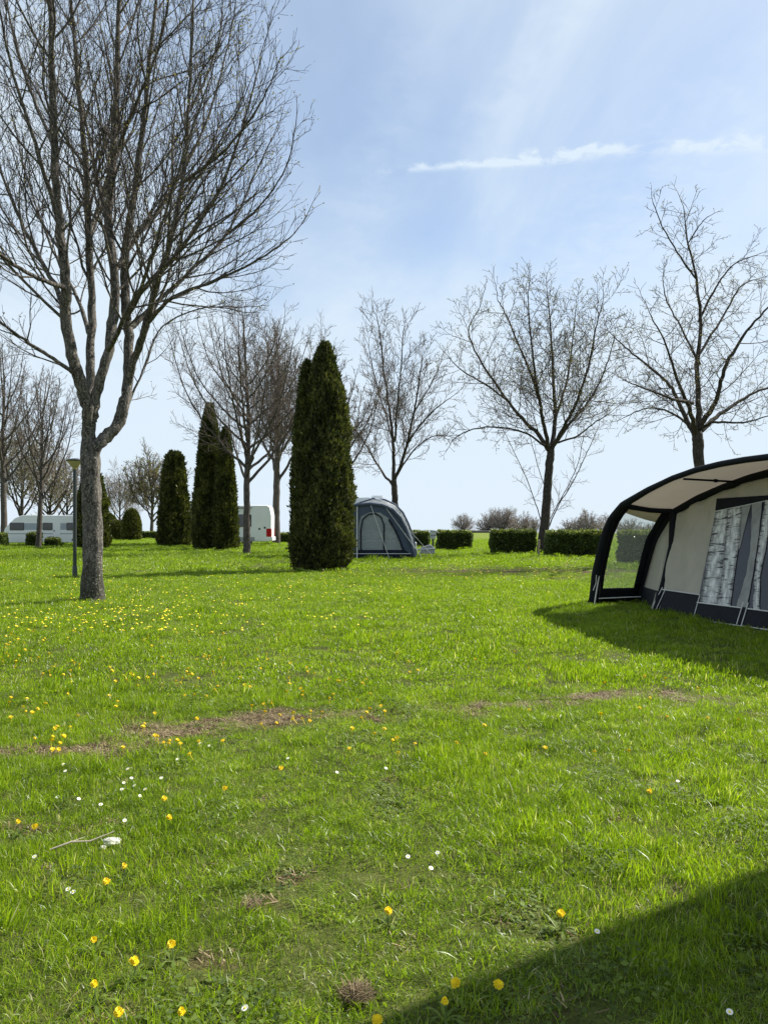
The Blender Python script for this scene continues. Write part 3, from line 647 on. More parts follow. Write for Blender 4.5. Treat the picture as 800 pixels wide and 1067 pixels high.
def auto_tree(name, seed, px, Y, top_py, halfw_px, fork_py, label, tm, wm, minr, r0, nl=13, dens=1.5, buds=None, trop=.09, ang=(24, 46), lev=2, group=None, base_py=None, lean=0, childf=1, cat='tree', lowang=58, fill=False):
    t = Tree(seed, minr=minr, jit=.12, trop=trop, dens=dens, ang=ang, seglen=.55); rr = random.Random(seed)
    g = G(px, Y); s = Y/800; Ht = EYE-(top_py-550)*s; Wd = halfw_px*s; Fk = EYE-(fork_py-550)*s
    def lp(z, dx=0, dy=0): return Vector((g[0]+dx+lean*s*(z-g[2])/Ht, g[1]+dy, z))
    zs = [g[2]-.15, .4, Fk*.5, Fk, Fk+(Ht-Fk)*.3, Fk+(Ht-Fk)*.6, Fk+(Ht-Fk)*.88]
    jw = [0, 0, .04, .06, .2, .3, .3]
    t.limb([lp(z if not fill or i_ < 4 else Fk+(z-Fk)*.65, rr.gauss(0, 1)*j*.5, rr.gauss(0, 1)*j*.5) for i_, (z, j) in enumerate(zip(zs, jw))], [r0*1.25, r0*1.05, r0*.92, r0*.85, r0*.5, r0*.28, minr*2.5], 12, .012, (Ht-Fk)*.22*childf, lev, .45, 1.3)
    for i in range(nl):
        f = (i+.5)/nl; z0 = Fk*(.92)+(Ht-Fk)*.62*f**1.1; a = i*2.4+rr.uniform(-.4, .4)
        wmax = Wd*math.sin(math.pi*min(1, .28+.72*(f*.82+.1)))**.7*(1.05-.25*f)
        ln = (Ht-z0)*(.62+.15*rr.random()); x, y = math.cos(a), math.sin(a)
        zt = min(Ht*.985, z0+ln)
        if fill: k_ = rr.uniform(.25, 1); wmax = Wd*k_; zt = g[2]+(Ht-g[2])*(1-.62*k_**2.2)*rr.uniform(.45, .98); z0 = Fk*rr.uniform(.3, 1.0)+.12*(zt-Fk)
        pts = [lp(z0), lp(z0+(zt-z0)*.22, x*wmax*.36, y*wmax*.36), lp(z0+(zt-z0)*.55, x*wmax*.72, y*wmax*.72), lp(zt, x*wmax*.95, y*wmax*.95)]
        t.limb(pts, (r0*(.5-.25*f), minr*2), 6, .03, ln*.34*childf, lev, .15, 1.25, lambda q, w, ln=ln: ln*.36*childf*(1-.45*q))
    return t.finish(g, name, label, tm, wm, group, buds, bark_noise=.012, cat=cat)
auto_tree('bare_tree', 31, 257, 47, 310, 84, 500, 'broad bare tree with pale trunk right of the paired columnar conifers', M['bark_pale'], M['twig_pale'], .009, .22, nl=24, dens=1.7, childf=1.1)
auto_tree('bare_tree', 32, 288, 72, 335, 40, 500, 'tall bare tree behind the white motorhome, close to the largest conifer', M['bark_pale'], M['twig_pale'], .015, .36, nl=18, dens=1.8)
auto_tree('bare_tree', 33, 349, 66, 372, 52, 500, 'bare tree whose branches show on both sides of the largest columnar conifer', M['bark_pale'], M['twig_pale'], .015, .26, nl=16, dens=1.8)
auto_tree('bare_tree', 34, 40, 58, 384, 34, 520, 'slender bare tree in front of the long white caravan', M['bark_pale'], M['twig_pale'], .012, .2, nl=18, lean=8)
auto_tree('bare_tree', 35, 4, 68, 350, 48, 500, 'bare tree at the left edge of the lawn behind the caravan', M['bark_pale'], M['twig_pale'], .013, .28, nl=16, dens=1.5)
auto_tree('bare_tree', 36, 158, 112, 474, 27, 545, 'spring tree with yellowish young leaves left of the single columnar conifer', M['bark_pale'], M['twig_pale'], .028, .28, nl=18, buds=(M['budleaf'], .18, .7, 1), dens=1.5, childf=1.5)
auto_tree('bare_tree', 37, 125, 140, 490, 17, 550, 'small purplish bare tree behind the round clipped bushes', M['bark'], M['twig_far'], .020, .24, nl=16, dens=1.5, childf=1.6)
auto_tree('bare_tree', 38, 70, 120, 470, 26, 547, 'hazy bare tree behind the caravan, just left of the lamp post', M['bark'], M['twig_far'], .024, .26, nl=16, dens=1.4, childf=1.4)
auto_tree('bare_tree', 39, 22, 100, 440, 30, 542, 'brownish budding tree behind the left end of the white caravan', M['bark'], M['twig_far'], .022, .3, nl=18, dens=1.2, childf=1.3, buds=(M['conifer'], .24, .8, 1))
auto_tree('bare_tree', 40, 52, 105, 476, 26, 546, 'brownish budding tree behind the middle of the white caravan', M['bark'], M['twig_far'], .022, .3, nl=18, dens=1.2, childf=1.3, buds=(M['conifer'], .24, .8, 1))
# far field trees
for i, (px, Y, tp, hw, lab) in enumerate([
    (483, 250, 536, 10, 'tiny lone bare tree on the horizon, left end of the far field'),
    (508, 262, 537, 11, 'small bare tree on the horizon, left edge of the far clump'),
    (523, 258, 529, 16, 'largest bare tree of the far clump on the horizon between the hedge gaps'),
    (543, 264, 536, 14, 'low bare tree at the right edge of the far clump beside the dark trunk'),
    (556, 270, 541, 9, 'tiny bare tree on the horizon directly left of the dark trunk'),
    (596, 262, 540, 13, 'low bare tree on the horizon just right of the dark trunk'),
    (612, 256, 533, 15, 'bare tree on the horizon above the right hedge, next to the awning edge'),
    (634, 264, 538, 13, 'bare tree on the horizon partly hidden by the awning frame'),
    (655, 258, 541, 14, 'bare tree on the horizon seen through the awning side window'),
    (676, 262, 545, 12, 'faint bare tree on the horizon at the right side of the awning window')]):
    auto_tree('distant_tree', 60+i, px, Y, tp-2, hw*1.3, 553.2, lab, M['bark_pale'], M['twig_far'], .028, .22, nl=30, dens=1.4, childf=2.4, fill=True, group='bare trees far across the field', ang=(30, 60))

# ---------------------------------------------------------------- dense clipped / columnar shrubs
def cards(P_, Nn, size, wid, updir=.6, r=None, tilt=.5):
    """kite shaped leaf sprays, two triangles folded; returns V,F,C"""
    r = r or rng; n = len(P_)
    u = Nn*(1-updir)+np.array([[0, 0, updir]])+r.normal(0, tilt, (n, 3)); u /= np.linalg.norm(u, axis=1)[:, None]
    w_ = np.cross(u, r.normal(0, 1, (n, 3))); w_ /= np.linalg.norm(w_, axis=1)[:, None]+1e-9
    L_ = (size*r.uniform(.55, 1.35, n))[:, None]; W_ = (wid*r.uniform(.6, 1.3, n))[:, None]
    a = P_; b = P_+u*L_*.45+w_*W_; c = P_+u*L_; d = P_+u*L_*.45-w_*W_
    V = np.stack([a, b, c, d], 1).reshape(-1, 3); F = np.arange(4*n).reshape(n, 4); return V, F
def columnar(name, px, Y, prof, label, n, size, seed, peaks=None, group=None, rz=0):
    """prof: list of (height fraction, radius m)"""
    r = np.random.default_rng(seed); g = G(px, Y); o = empty(name, g, 0, label, 'conifer', group)
    allV, allF, allC = [], [], []; core = MB(); off = 0
    for (dx, dy, Ht, pf, share) in peaks:
        hs = np.array([p[0] for p in pf])*Ht; rs = np.array([p[1] for p in pf])
        k = int(n*share); z = r.uniform(0, 1, k*2)*Ht; rad = np.interp(z, hs, rs); keep = r.uniform(0, 1, k*2) < (rad+.25)/(rs.max()+.25); z = z[keep][:k]; rad = rad[keep][:k]; k = len(z)
        a = r.uniform(0, 2*np.pi, k)
        lump = np.array([mnoise.noise((math.cos(t)*rr_*2.0+seed, math.sin(t)*rr_*2.0, zz_*.8)) *.20+ mnoise.noise((math.cos(t)*rr_*5+seed, math.sin(t)*rr_*5, zz_*2.6))*.20 for t, rr_, zz_ in zip(a, rad, z)])
        q = rad*(1+lump)*(1-.16*r.uniform(0, 1, k)**2)+np.abs(r.normal(0, .045, k))-.02
        nrm = np.stack([np.cos(a), np.sin(a), np.full(k, .15)], 1)
        pos = np.stack([dx+q*np.cos(a), dy+q*np.sin(a), z], 1)
        V, F = cards(pos, nrm, size, size*.22, .62, r, .3)
        allV.append(V); allF.append(F+off); off += len(V)
        ht = np.clip(.40+lump*1.5+r.normal(0, .2, k), 0, 1); allC.append(ht)
        pr = [(max(.02, float(np.interp(t*Ht, hs, rs))*.84), t*Ht*.985) for t in np.linspace(0, 1, 26)]
        core.lathe(pr, (dx, dy, 0), 18)
    mesh_obj('foliage', np.concatenate(allV), np.concatenate(allF), M['thuja'], o, attrs={'rnd': ('FACE', np.concatenate(allC))})
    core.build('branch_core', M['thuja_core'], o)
    t = MB(); t.tube([(0, 0, -.2), (0, 0, .5)], .12, 8); t.build('trunk', M['bark'], o)
    return o
pf_big = [(0, .74), (.04, .90), (.12, 1.02), (.3, .97), (.5, .88), (.7, .74), (.85, .50), (.94, .28), (1, .05)]
pf_cone = [(0, 1.18), (.05, 1.42), (.15, 1.5), (.35, 1.32), (.6, 1.0), (.8, .72), (.92, .42), (1, .08)]
columnar('columnar_conifer', 335.5, 28.4, None, 'largest dark columnar conifer with two tips, beside the small grey awning tent', 52000, .15, 3,
         [(.10, 0, 8.45, pf_big, .62), (-.55, .1, 7.8, [(a, b_*.60) for a, b_ in pf_big], .28), (.30, -.1, 8.25, [(a, b_*.6) for a, b_ in pf_big], .1)])
columnar('columnar_conifer', 218.3, 55, None, 'taller dark conifer of the touching pair, its tip higher than its neighbour', 34000, .26, 4, [(0, 0, 10.4, [(a, b_*.74) for a, b_ in pf_cone], 1)])
columnar('columnar_conifer', 235, 54, None, 'shorter dark conifer of the touching pair, on the side of the pale trunk', 24000, .26, 5, [(0, 0, 8.6, [(a, b_*.52) for a, b_ in pf_cone], 1)])
columnar('columnar_conifer', 181.5, 64, None, 'single flat-topped dark conifer far back, left of the motorhome', 22000, .28, 6, [(0, 0, 7.8, [(0, 1.1), (.06, 1.26), (.3, 1.16), (.6, .96), (.85, .72), (.95, .6), (1, .28)], 1)])
columnar('columnar_conifer', 96, 58, None, 'dark conifer mostly hidden behind the trunk of the nearest tree', 14000, .28, 7, [(0, 0, 5.9, [(0, 1.0), (.1, 1.15), (.6, .95), (.9, .6), (1, .15)], 1)])
def blob_shrub(name, px, Y, w_, h_, label, seed, mat='bush', n=9000, size=.18, flat=.5, cat='bush', group=None):
    r = np.random.default_rng(seed); g = G(px, Y); o = empty(name, g, 0, label, cat, group)
    z = r.uniform(0, 1, n); a = r.uniform(0, 6.283, n)
    rad = w_/2*np.clip(1-np.clip((z-.35)/.65, 0, 1)**2.2, 0, 1)**.5*np.interp(z, [0, .15, 1], [.86, 1, 1])
    l = r.normal(0, .04, n); q = rad*(1+l)
    pos = np.stack([q*np.cos(a), q*np.sin(a), z*h_], 1)
    V, F = cards(pos, np.stack([np.cos(a), np.sin(a), .3+0*a], 1), size, size*.3, .4, r, .5)
    mesh_obj('foliage', V, F, M[mat], o, attrs={'rnd': ('FACE', np.clip(.45+l*3+r.normal(0, .2, n), 0, 1))})
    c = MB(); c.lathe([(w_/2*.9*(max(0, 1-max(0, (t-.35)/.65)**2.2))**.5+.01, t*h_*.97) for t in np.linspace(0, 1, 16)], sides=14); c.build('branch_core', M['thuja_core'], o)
    return o
blob_shrub('clipped_bush', 137, 88, 1.9, 3.6, 'tall rounded clipped bush beside the far path, the larger of two', 11, 'thuja', size=.24)
blob_shrub('clipped_bush', 121.5, 92, 1.9, 2.3, 'small rounded dark bush left of the tall rounded bush', 12, 'thuja', size=.24)
blob_shrub('clipped_bush', 113, 96, 1.9, 3.2, 'pointed dark little fir beside the trunk of the nearest tree', 14, 'thuja', size=.24)
def hedge(px0, px1, Y, hgt, dep, label, seed, n=9000, size=.11, mat='hedge', group='clipped hedge blocks along the field', Y2=None, name='hedge'):
    x0 = (px0-400)/800*Y; x1 = (px1-400)/800*Y; r = np.random.default_rng(seed)
    ang = math.atan2((Y2-Y), (x1-x0)) if Y2 else 0; ln = (x1-x0)/math.cos(ang)
    g = (x0, Y, Hs(x0, Y)); o = empty(name, g, ang, label, 'hedge', group)
    A = [('f', ln*hgt), ('b', ln*hgt), ('t', ln*dep*1.6), ('l', dep*hgt), ('r', dep*hgt)]; tot = sum(a for _, a in A); Ps, Ns = [], []
    for k, ar in A:
        m = int(n*ar/tot); u, v = r.uniform(0, 1, m), r.uniform(0, 1, m)
        if k in 'fb': p = np.stack([u*ln, np.full(m, 0 if k == 'f' else dep), v*hgt], 1); nn = (0, -1 if k == 'f' else 1, 0)
        elif k == 't': p = np.stack([u*ln, v*dep, np.full(m, hgt)], 1); nn = (0, 0, 1)
        else: p = np.stack([np.full(m, 0 if k == 'l' else ln), u*dep, v*hgt], 1); nn = (-1 if k == 'l' else 1, 0, 0)
        p = p+np.array(nn)*(np.array([mnoise.noise((a*1.9+seed, b_*1.9, c*1.9)) for a, b_, c in p])*.15-.03+r.normal(0, .025, m))[:, None]
        Ps.append(p); Ns.append(np.tile(np.array(nn, float), (m, 1)))
    Pn = np.concatenate(Ps); Nn = np.concatenate(Ns)
    m_ = int(n*.05); Ps2 = np.stack([r.uniform(0, ln, m_), r.uniform(0, dep, m_), hgt+np.abs(r.normal(0, .06, m_))], 1); Pn = np.concatenate([Pn, Ps2]); Nn = np.concatenate([Nn, np.tile([0, 0, 1.], (m_, 1))])
    V, F = cards(Pn, Nn, size, size*.33, .3, r, .55)
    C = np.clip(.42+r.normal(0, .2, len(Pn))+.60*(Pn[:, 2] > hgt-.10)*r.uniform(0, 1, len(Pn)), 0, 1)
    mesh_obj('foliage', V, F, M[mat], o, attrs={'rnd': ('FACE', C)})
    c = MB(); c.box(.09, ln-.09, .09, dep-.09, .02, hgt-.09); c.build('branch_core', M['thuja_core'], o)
    return o
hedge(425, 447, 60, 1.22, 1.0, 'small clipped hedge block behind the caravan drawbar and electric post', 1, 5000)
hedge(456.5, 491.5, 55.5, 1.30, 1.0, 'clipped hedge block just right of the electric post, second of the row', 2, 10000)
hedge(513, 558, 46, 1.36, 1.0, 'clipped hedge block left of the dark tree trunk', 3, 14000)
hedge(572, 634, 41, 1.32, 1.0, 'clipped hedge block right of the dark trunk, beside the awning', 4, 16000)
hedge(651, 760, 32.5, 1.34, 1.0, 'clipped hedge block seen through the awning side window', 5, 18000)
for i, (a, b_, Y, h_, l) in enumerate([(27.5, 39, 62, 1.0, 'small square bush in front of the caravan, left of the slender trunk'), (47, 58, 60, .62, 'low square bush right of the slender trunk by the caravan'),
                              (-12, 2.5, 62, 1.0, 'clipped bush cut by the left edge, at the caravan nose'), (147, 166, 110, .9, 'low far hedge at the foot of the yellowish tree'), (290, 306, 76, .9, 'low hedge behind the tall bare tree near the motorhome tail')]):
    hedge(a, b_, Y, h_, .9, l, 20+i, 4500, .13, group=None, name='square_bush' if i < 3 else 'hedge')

# ---------------------------------------------------------------- vehicles
M['white'] = simple('white_panel', (.80, .81, .81), .32, var=.03, vscale=1.2)
M['grey_stripe'] = simple('grey_stripe', (.33, .37, .42), .35, var=.05)
M['dark_line'] = simple('dark_line', (.04, .05, .07), .4)
M['glass'] = simple('tinted_glass', (.018, .02, .024), .08, var=.2, spec=.8)
M['rubber'] = simple('rubber', (.02, .02, .02), .85)
M['metal'] = simple('galvanised_metal', (.42, .43, .44), .4, metal=.8, var=.15)
M['plastic_grey'] = simple('plastic_grey', (.30, .31, .32), .5)
M['red_lamp'] = simple('red_lamp', (.45, .015, .02), .15)
M['orange'] = simple('orange_lamp', (.6, .2, .02), .2)
def rrect(mb, cx, cz, w_, h_, y, t, r_=.05, sgn=-1):
    pts = []
    for (sx, sz, a0) in ((1, 1, 0), (-1, 1, 90), (-1, -1, 180), (1, -1, 270)):
        for k in range(4):
            a = R(a0+30*k); pts.append((cx+sx*(w_/2-r_)+r_*math.cos(a), cz+sz*(h_/2-r_)+r_*math.sin(a)))
    mb.prism(pts, y, y+sgn*t)
def side_window(parent, cx, cz, w_, h_, y, sgn=-1, label=None):
    m = MB(); rrect(m, cx, cz, w_+.05, h_+.05, y, .018, .07, sgn); f = m.build('window', M['rubber'], parent)
    m = MB(); rrect(m, cx, cz, w_, h_, y+sgn*.018, .014, .055, sgn); m.build('pane', M['glass'], f)
def wheel(parent, x, y, r_=.33, wd_=.2):
    t = MB(); t.lathe([(r_*.6, -wd_/2), (r_*.93, -wd_/2), (r_, -wd_*.3), (r_, wd_*.3), (r_*.93, wd_/2), (r_*.6, wd_/2)], (x, y, r_), 24, 'y'); o = t.build('wheel', M['rubber'], parent, smooth=True)
    m = MB(); m.lathe([(r_*.6, -wd_*.52), (r_*.45, -wd_*.56), (.05, -wd_*.45), (.05, wd_*.45), (r_*.45, wd_*.56), (r_*.6, wd_*.52)], (x, y, r_), 20, 'y'); m.build('rim', M['metal'], o, smooth=True)
def caravan(loc, rz, label, Ln=7.2, Ht=2.62, Wd=2.3, wins=((-2.75, .62, 1.0), (-.1, .5, .8), (1.9, .7, 1.3)), flip=1, drawbar=True):
    o = empty('caravan', loc, rz, label, 'caravan'); h = Ln/2
    f = flip
    prof = [(-h+.28, .26), (h-.1, .26), (h, .55), (h, 2.2), (h-.08, Ht-.22), (h-.3, Ht-.03), (-h+2.1, Ht), (-h+1.5, Ht-.05), (-h+.95, Ht-.28), (-h+.5, Ht-.72), (-h+.14, 1.45), (-h, 1.0), (-h+.04, .62)]
    prof = [(x*f, z) for x, z in prof]
    m = MB(); m.prism(prof, -Wd/2, Wd/2); m.build('body', M['white'], o, bevel=.06, segs=3, angle=50)
    for s in (-1, 1):
        y = s*Wd/2
        for cx, hh, ww in wins: side_window(o, cx*f, 1.62, ww, hh, y, s)
        m = MB(); m.box(-h+.3, h-.06, y-.004 if s < 0 else y-.02, y+.02 if s < 0 else y+.004, .985, 1.03); m.build('trim_line', M['dark_line'], o)
        m = MB(); m.box(-h+1.2 if f > 0 else -h+.1, h-.1 if f > 0 else h-1.2, y-.006 if s < 0 else y-.02, y+.02 if s < 0 else y+.006, 1.34, 1.90); m.build('decal_band', M['grey_stripe'], o)
    m = MB(); rrect(m, .85*f, 1.42, .62, 1.72, -Wd/2, .014, .06, -1); d = m.build('door', M['white'], o)
    m = MB(); m.box(.85*f-.24, .85*f-.16, -Wd/2-.045, -Wd/2-.014, 1.2, 1.32); m.build('handle', M['dark_line'], d)
    m = MB(); m.box(-1.2*f-.3, -1.2*f+.3, -.35, .35, Ht-.01, Ht+.12); m.build('roof_vent', M['white'], o, bevel=.03)
    m = MB(); m.box(1.9*f-.4, 1.9*f+.4, -.4, .4, Ht-.02, Ht+.10); m.build('roof_vent', M['plastic_grey'], o, bevel=.03)
    m = MB(); m.box(-h*.18-.0, h*.18, -Wd/2+.12, Wd/2-.12, .30, .43); m.box(-h+.4, h-.4, -.5, .5, .34, .43); m.build('chassis', M['rubber'], o)
    for s in (-1, 1):
        wheel(o, .35*f, s*(Wd/2-.16)); 
        m = MB(); m.tube([((.35+.42*math.cos(R(a)))*f, s*(Wd/2+.006), .36+.42*math.sin(R(a))) for a in range(0, 181, 15)], .03, 6); m.build('wheel_arch', M['plastic_grey'], o, smooth=True)
    m = MB()
    for s in (-1, 1): m.tube([((-h+.5)*f, s*.55, .40), ((-h-1.15)*f, 0, .44)], .035, 8)
    m.tube([((-h-1.1)*f, 0, .44), ((-h-1.4)*f, 0, .46)], .05, 8); m.tube([((-h-.95)*f, .0, .02), ((-h-.95)*f, 0, .62)], .03, 8); m.build('drawbar', M['metal'], o)
    m = MB(); m.prism([(x*f, z) for x, z in ((-h-.02, .45), (-h-.42, .45), (-h-.45, .8), (-h+.03, .98))], -.65, .65); m.build('gas_locker', M['white'], o, bevel=.03)
    for s in (-1, 1):
        m = MB(); m.box(h*f-.03, h*f+.03, s*.85-.12, s*.85+.12, .7, 1.05); m.build('tail_lamp', M['red_lamp'], o, bevel=.01)
    return o
caravan(G(54, 66), R(2), 'long white caravan with dark windows standing behind the slender tree at the left', Ln=7.2, Ht=2.6, wins=((-2.45, .6, 1.15), (.1, .58, .75), (2.15, .6, .9)))
caravan((-1.55, 41.4, Hs(-1.5, 41)), R(180-4), 'pale caravan mostly hidden behind the small grey awning and the largest conifer', Ln=5.7, Ht=3.2, Wd=2.2, wins=((-1.9, .6, 1.0), (1.6, .6, 1.1)))
caravan((5.52, 3.72, 0), R(18), 'white caravan parked just outside the right of the picture, casting the foreground shade', Ln=6.2, Ht=2.9, Wd=2.3, flip=-1, wins=((-2.2, .6, 1.0), (1.9, .65, 1.1)))
def motorhome(loc, rz, label):
    o = empty('motorhome', loc, rz, label, 'motorhome'); W_ = 2.3; h = 4.7; Ht = 3.52
    prof = [(-h+.3, .32), (h-.15, .30), (h, .5), (h+.02, 2.6), (h-.1, Ht-.18), (h-.35, Ht), (-h+1.4, Ht+.02), (-h+.6, Ht-.15), (-h+.45, Ht-.5), (-h+.7, 2.25), (-h+1.32, 2.1), (-h+.75, 1.35), (-h+.05, 1.1), (-h, .75)]
    m = MB(); m.prism(prof, -W_/2, W_/2); m.build('body', M['white'], o, bevel=.07, segs=3, angle=50)
    for s in (-1, 1):
        y = s*W_/2
        for cx, cz, ww, hh in ((h-2.48, 2.15, 1.42, 1.05), (-.9, 2.05, 1.1, .6), (3.0, 2.3, .35, .4)):
            if cx == 3.0 and s < 0: continue
            side_window(o, cx, cz, ww, hh, y, s)
        m = MB(); m.prism([(-h+1.45, 2.0), (-h+2.1, 2.0), (-h+2.1, 1.35), (-h+.95, 1.35)], y, y+s*.016); m.build('cab_window', M['glass'], o)
        m = MB(); m.box(-h+.4, h-.05, min(y, y+s*.012), max(y, y+s*.012), .42, .78); m.build('side_skirt', M['white'], o, bevel=.004)
        m = MB(); rrect(m, h-1.2, 1.0, .75, .3, y, .012, .04, s); m.build('service_hatch', M['white'], o)
        m = MB(); m.box(h-.42, h+.03, min(y-s*.2, y+s*.022), max(y-s*.2, y+s*.022), .72, 1.45); m.build('tail_lamp', M['red_lamp'], o, bevel=.02)
        wheel(o, -h+1.0, s*(W_/2-.15), .34); wheel(o, h-2.3, s*(W_/2-.15), .34)
        m = MB(); m.box(h-3.0, h-1.45, min(y, y+s*.018), max(y, y+s*.018), .30, .70); m.build('underbody_panel', M['plastic_grey'], o)  # added grey panel standing in for the dark gap under the body
    m = MB(); m.prism([(-h+.72, 1.36), (-h+1.31, 2.02), (-h+1.29, 2.05), (-h+.69, 1.39)], -.9, .9); m.build('windscreen', M['glass'], o)
    m = MB(); m.box(h-.05, h+.12, -W_/2+.03, W_/2-.03, .38, .72); m.build('bumper', M['white'], o, bevel=.03)
    m = MB(); m.box(.2, 3.0, -W_/2-.11, -W_/2-.008, Ht-.30, Ht-.14); m.build('awning_case', M['plastic_grey'], o, bevel=.02)
    m = MB(); m.box(.9, 1.5, -.3, .3, Ht, Ht+.12); m.build('roof_vent', M['white'], o, bevel=.02)
    m = MB(); m.box(-h+.6, h-.3, -.9, .9, .34, .45); m.build('chassis', M['rubber'], o)
    for cx, cz in ((h-1.03, 1.42), (h-.55, 1.52)):
        m = MB(); m.lathe([(.09, -.008), (.10, 0), (.04, .006)], (cx, -W_/2-.008, cz), 14, 'y'); m.build('decal', M['dark_line'], o)
    return o
mh = motorhome(G(229.5, 69), R(1), 'white motorhome with red tail lamp parked behind the paired conifers')

# ---------------------------------------------------------------- lamp post
M['lamp_paint'] = simple('lamp_paint', (.018, .024, .022), .45)
M['lamp_glass'] = simple('lamp_diffuser', (.36, .31, .15), .35, var=.08)
g = G(78, 24); lp = empty('street_lamp', g, 0, 'dark lamp post with inverted cone lantern beside the nearest tree trunk', 'street lamp')
m = MB(); m.tube([(0, 0, -.1), (0, 0, 3.42)], .056, 14); m.lathe([(.075, -.02), (.075, .35), (.05, .42), (.045, .42)], sides=16); m.build('pole', M['lamp_paint'], lp, smooth=True)
m = MB(); m.lathe([(.05, 3.40), (.07, 3.46), (.10, 3.50), (.235, 3.66), (.24, 3.68), (.2, 3.69)], sides=28); m.build('diffuser', M['lamp_glass'], lp, smooth=True)
m = MB(); m.lathe([(.255, 3.675), (.27, 3.69), (.265, 3.715), (.1, 3.76), (.01, 3.77)], sides=28); m.build('lamp_cap', M['lamp_paint'], lp, smooth=True)

# ---------------------------------------------------------------- small objects by the hedges
M['wood'] = simple('weathered_wood', (.24, .19, .14), .85, var=.3, vscale=12)
M['post_grey'] = simple('post_grey', (.40, .42, .42), .5)
M['post_dark'] = simple('post_dark', (.06, .075, .06), .6)
g = G(451, 47.4); ep = empty('electric_post', g, 0, 'grey electric hook-up post standing between two hedge blocks', 'power post')
m = MB(); m.box(-.07, .07, -.06, .06, -.1, .92); m.build('post', M['post_dark'], ep, bevel=.01)
m = MB(); m.box(-.17, .17, -.13, .13, .90, 1.38); m.build('socket_box', M['post_grey'], ep, bevel=.02)
m = MB(); m.prism([(-.2, 1.381), (.2, 1.381), (.2, 1.41), (-.2, 1.45)], -.16, .16); m.build('cover', M['post_grey'], ep)
for s in (-1, 1):
    m = MB(); m.lathe([(.045, -.012), (.05, 0), (.03, .01)], (s*.08, -.142, 1.12), 12, 'y'); m.build('socket', M['dark_line'], ep)
g = G(561, 40.5); m = MB(); m.tube([(0, 0, -.1), (.01, 0, .93)], [.055, .06], 8); m.tube([(.01, 0, .93), (.01, 0, .97)], [.06, .03], 8)
o = m.build('wooden_stake', M['wood'], None, smooth=True); o.location = g; tag(o, 'short pale wooden stake at the foot of the dark tree trunk', 'stake')
# far low wall / roofline on the horizon
m = MB(); m.box(-.0, 21, 0, 6, -1, .32); m.prism([(0, .32), (21, .32), (20.4, .75), (.6, .75)], -.4, 6.4)
o = m.build('low_shed', simple('shed_grey', (.16, .15, .15), .8), None); o.location = (22.5, 246, 0); tag(o, 'long low dark shed on the horizon below the far trees', 'shed')

exec_awnings = True
# ---------------------------------------------------------------- big awning at the right
def fabric(name, col, trans=.3, rough=.85, wr=.25, tcol=None, wscale=1.6):
    m, t, b = newmat(name); c = obj_co(t)
    n = noise_n(t, 2.2, 5, .6, c); cc = ramp(t, n, [(.3, tuple(x*.9 for x in col)), (.7, tuple(min(1, x*1.06) for x in col))])
    L(t, cc, b.inputs['Base Color']); b.inputs['Roughness'].default_value = rough; b.inputs['Specular IOR Level'].default_value = .2
    n1 = noise_n(t, wscale, 3, .5, c, 1.2); bump(t, b, n1, wr, .12)
    if trans:
        tr = t.nodes.new('ShaderNodeBsdfTranslucent'); tr.inputs[0].default_value = (*(tcol or col), 1)
        mx = t.nodes.new('ShaderNodeMixShader'); mx.inputs[0].default_value = trans; L(t, b.outputs[0], mx.inputs[1]); L(t, tr.outputs[0], mx.inputs[2])
        L(t, mx.outputs[0], t.nodes['Material Output'].inputs[0])
    return m
def film(name, tint=(.75, .78, .76), alpha=.22, rough=.12):
    m, t, b = newmat(name); b.inputs['Base Color'].default_value = (*tint, 1); b.inputs['Roughness'].default_value = rough
    n = noise_n(t, 3, 3, .5, obj_co(t)); bump(t, b, n, .3, .05)
    tr = t.nodes.new('ShaderNodeBsdfTransparent'); tr.inputs[0].default_value = (.93, .95, .93, 1)
    mx = t.nodes.new('ShaderNodeMixShader'); mx.inputs[0].default_value = alpha; L(t, tr.outputs[0], mx.inputs[1]); L(t, b.outputs[0], mx.inputs[2])
    L(t, mx.outputs[0], t.nodes['Material Output'].inputs[0]); return m
M['beige'] = fabric('beige_fabric', (.58, .54, .455), .30, tcol=(.60, .54, .43), wr=.6)
M['beige_roof'] = fabric('beige_roof_fabric', (.50, .475, .42), .46, tcol=(.52, .49, .44), wr=.5)
M['navy'] = fabric('navy_fabric', (.012, .013, .018), .0, rough=.7, wr=.3)
M['black_f'] = fabric('black_fabric', (.006, .007, .011), .0, rough=.75, wr=.2)
M['clear'] = film('clear_film', (.55, .57, .56), .20, .2)
M['dark_win'] = simple('dark_window_film', (.012, .014, .022), .25, var=.3, vscale=2)
M['piping'] = simple('pale_piping', (.62, .62, .60), .6)
M['ropew'] = simple('guy_rope', (.65, .65, .60), .8)
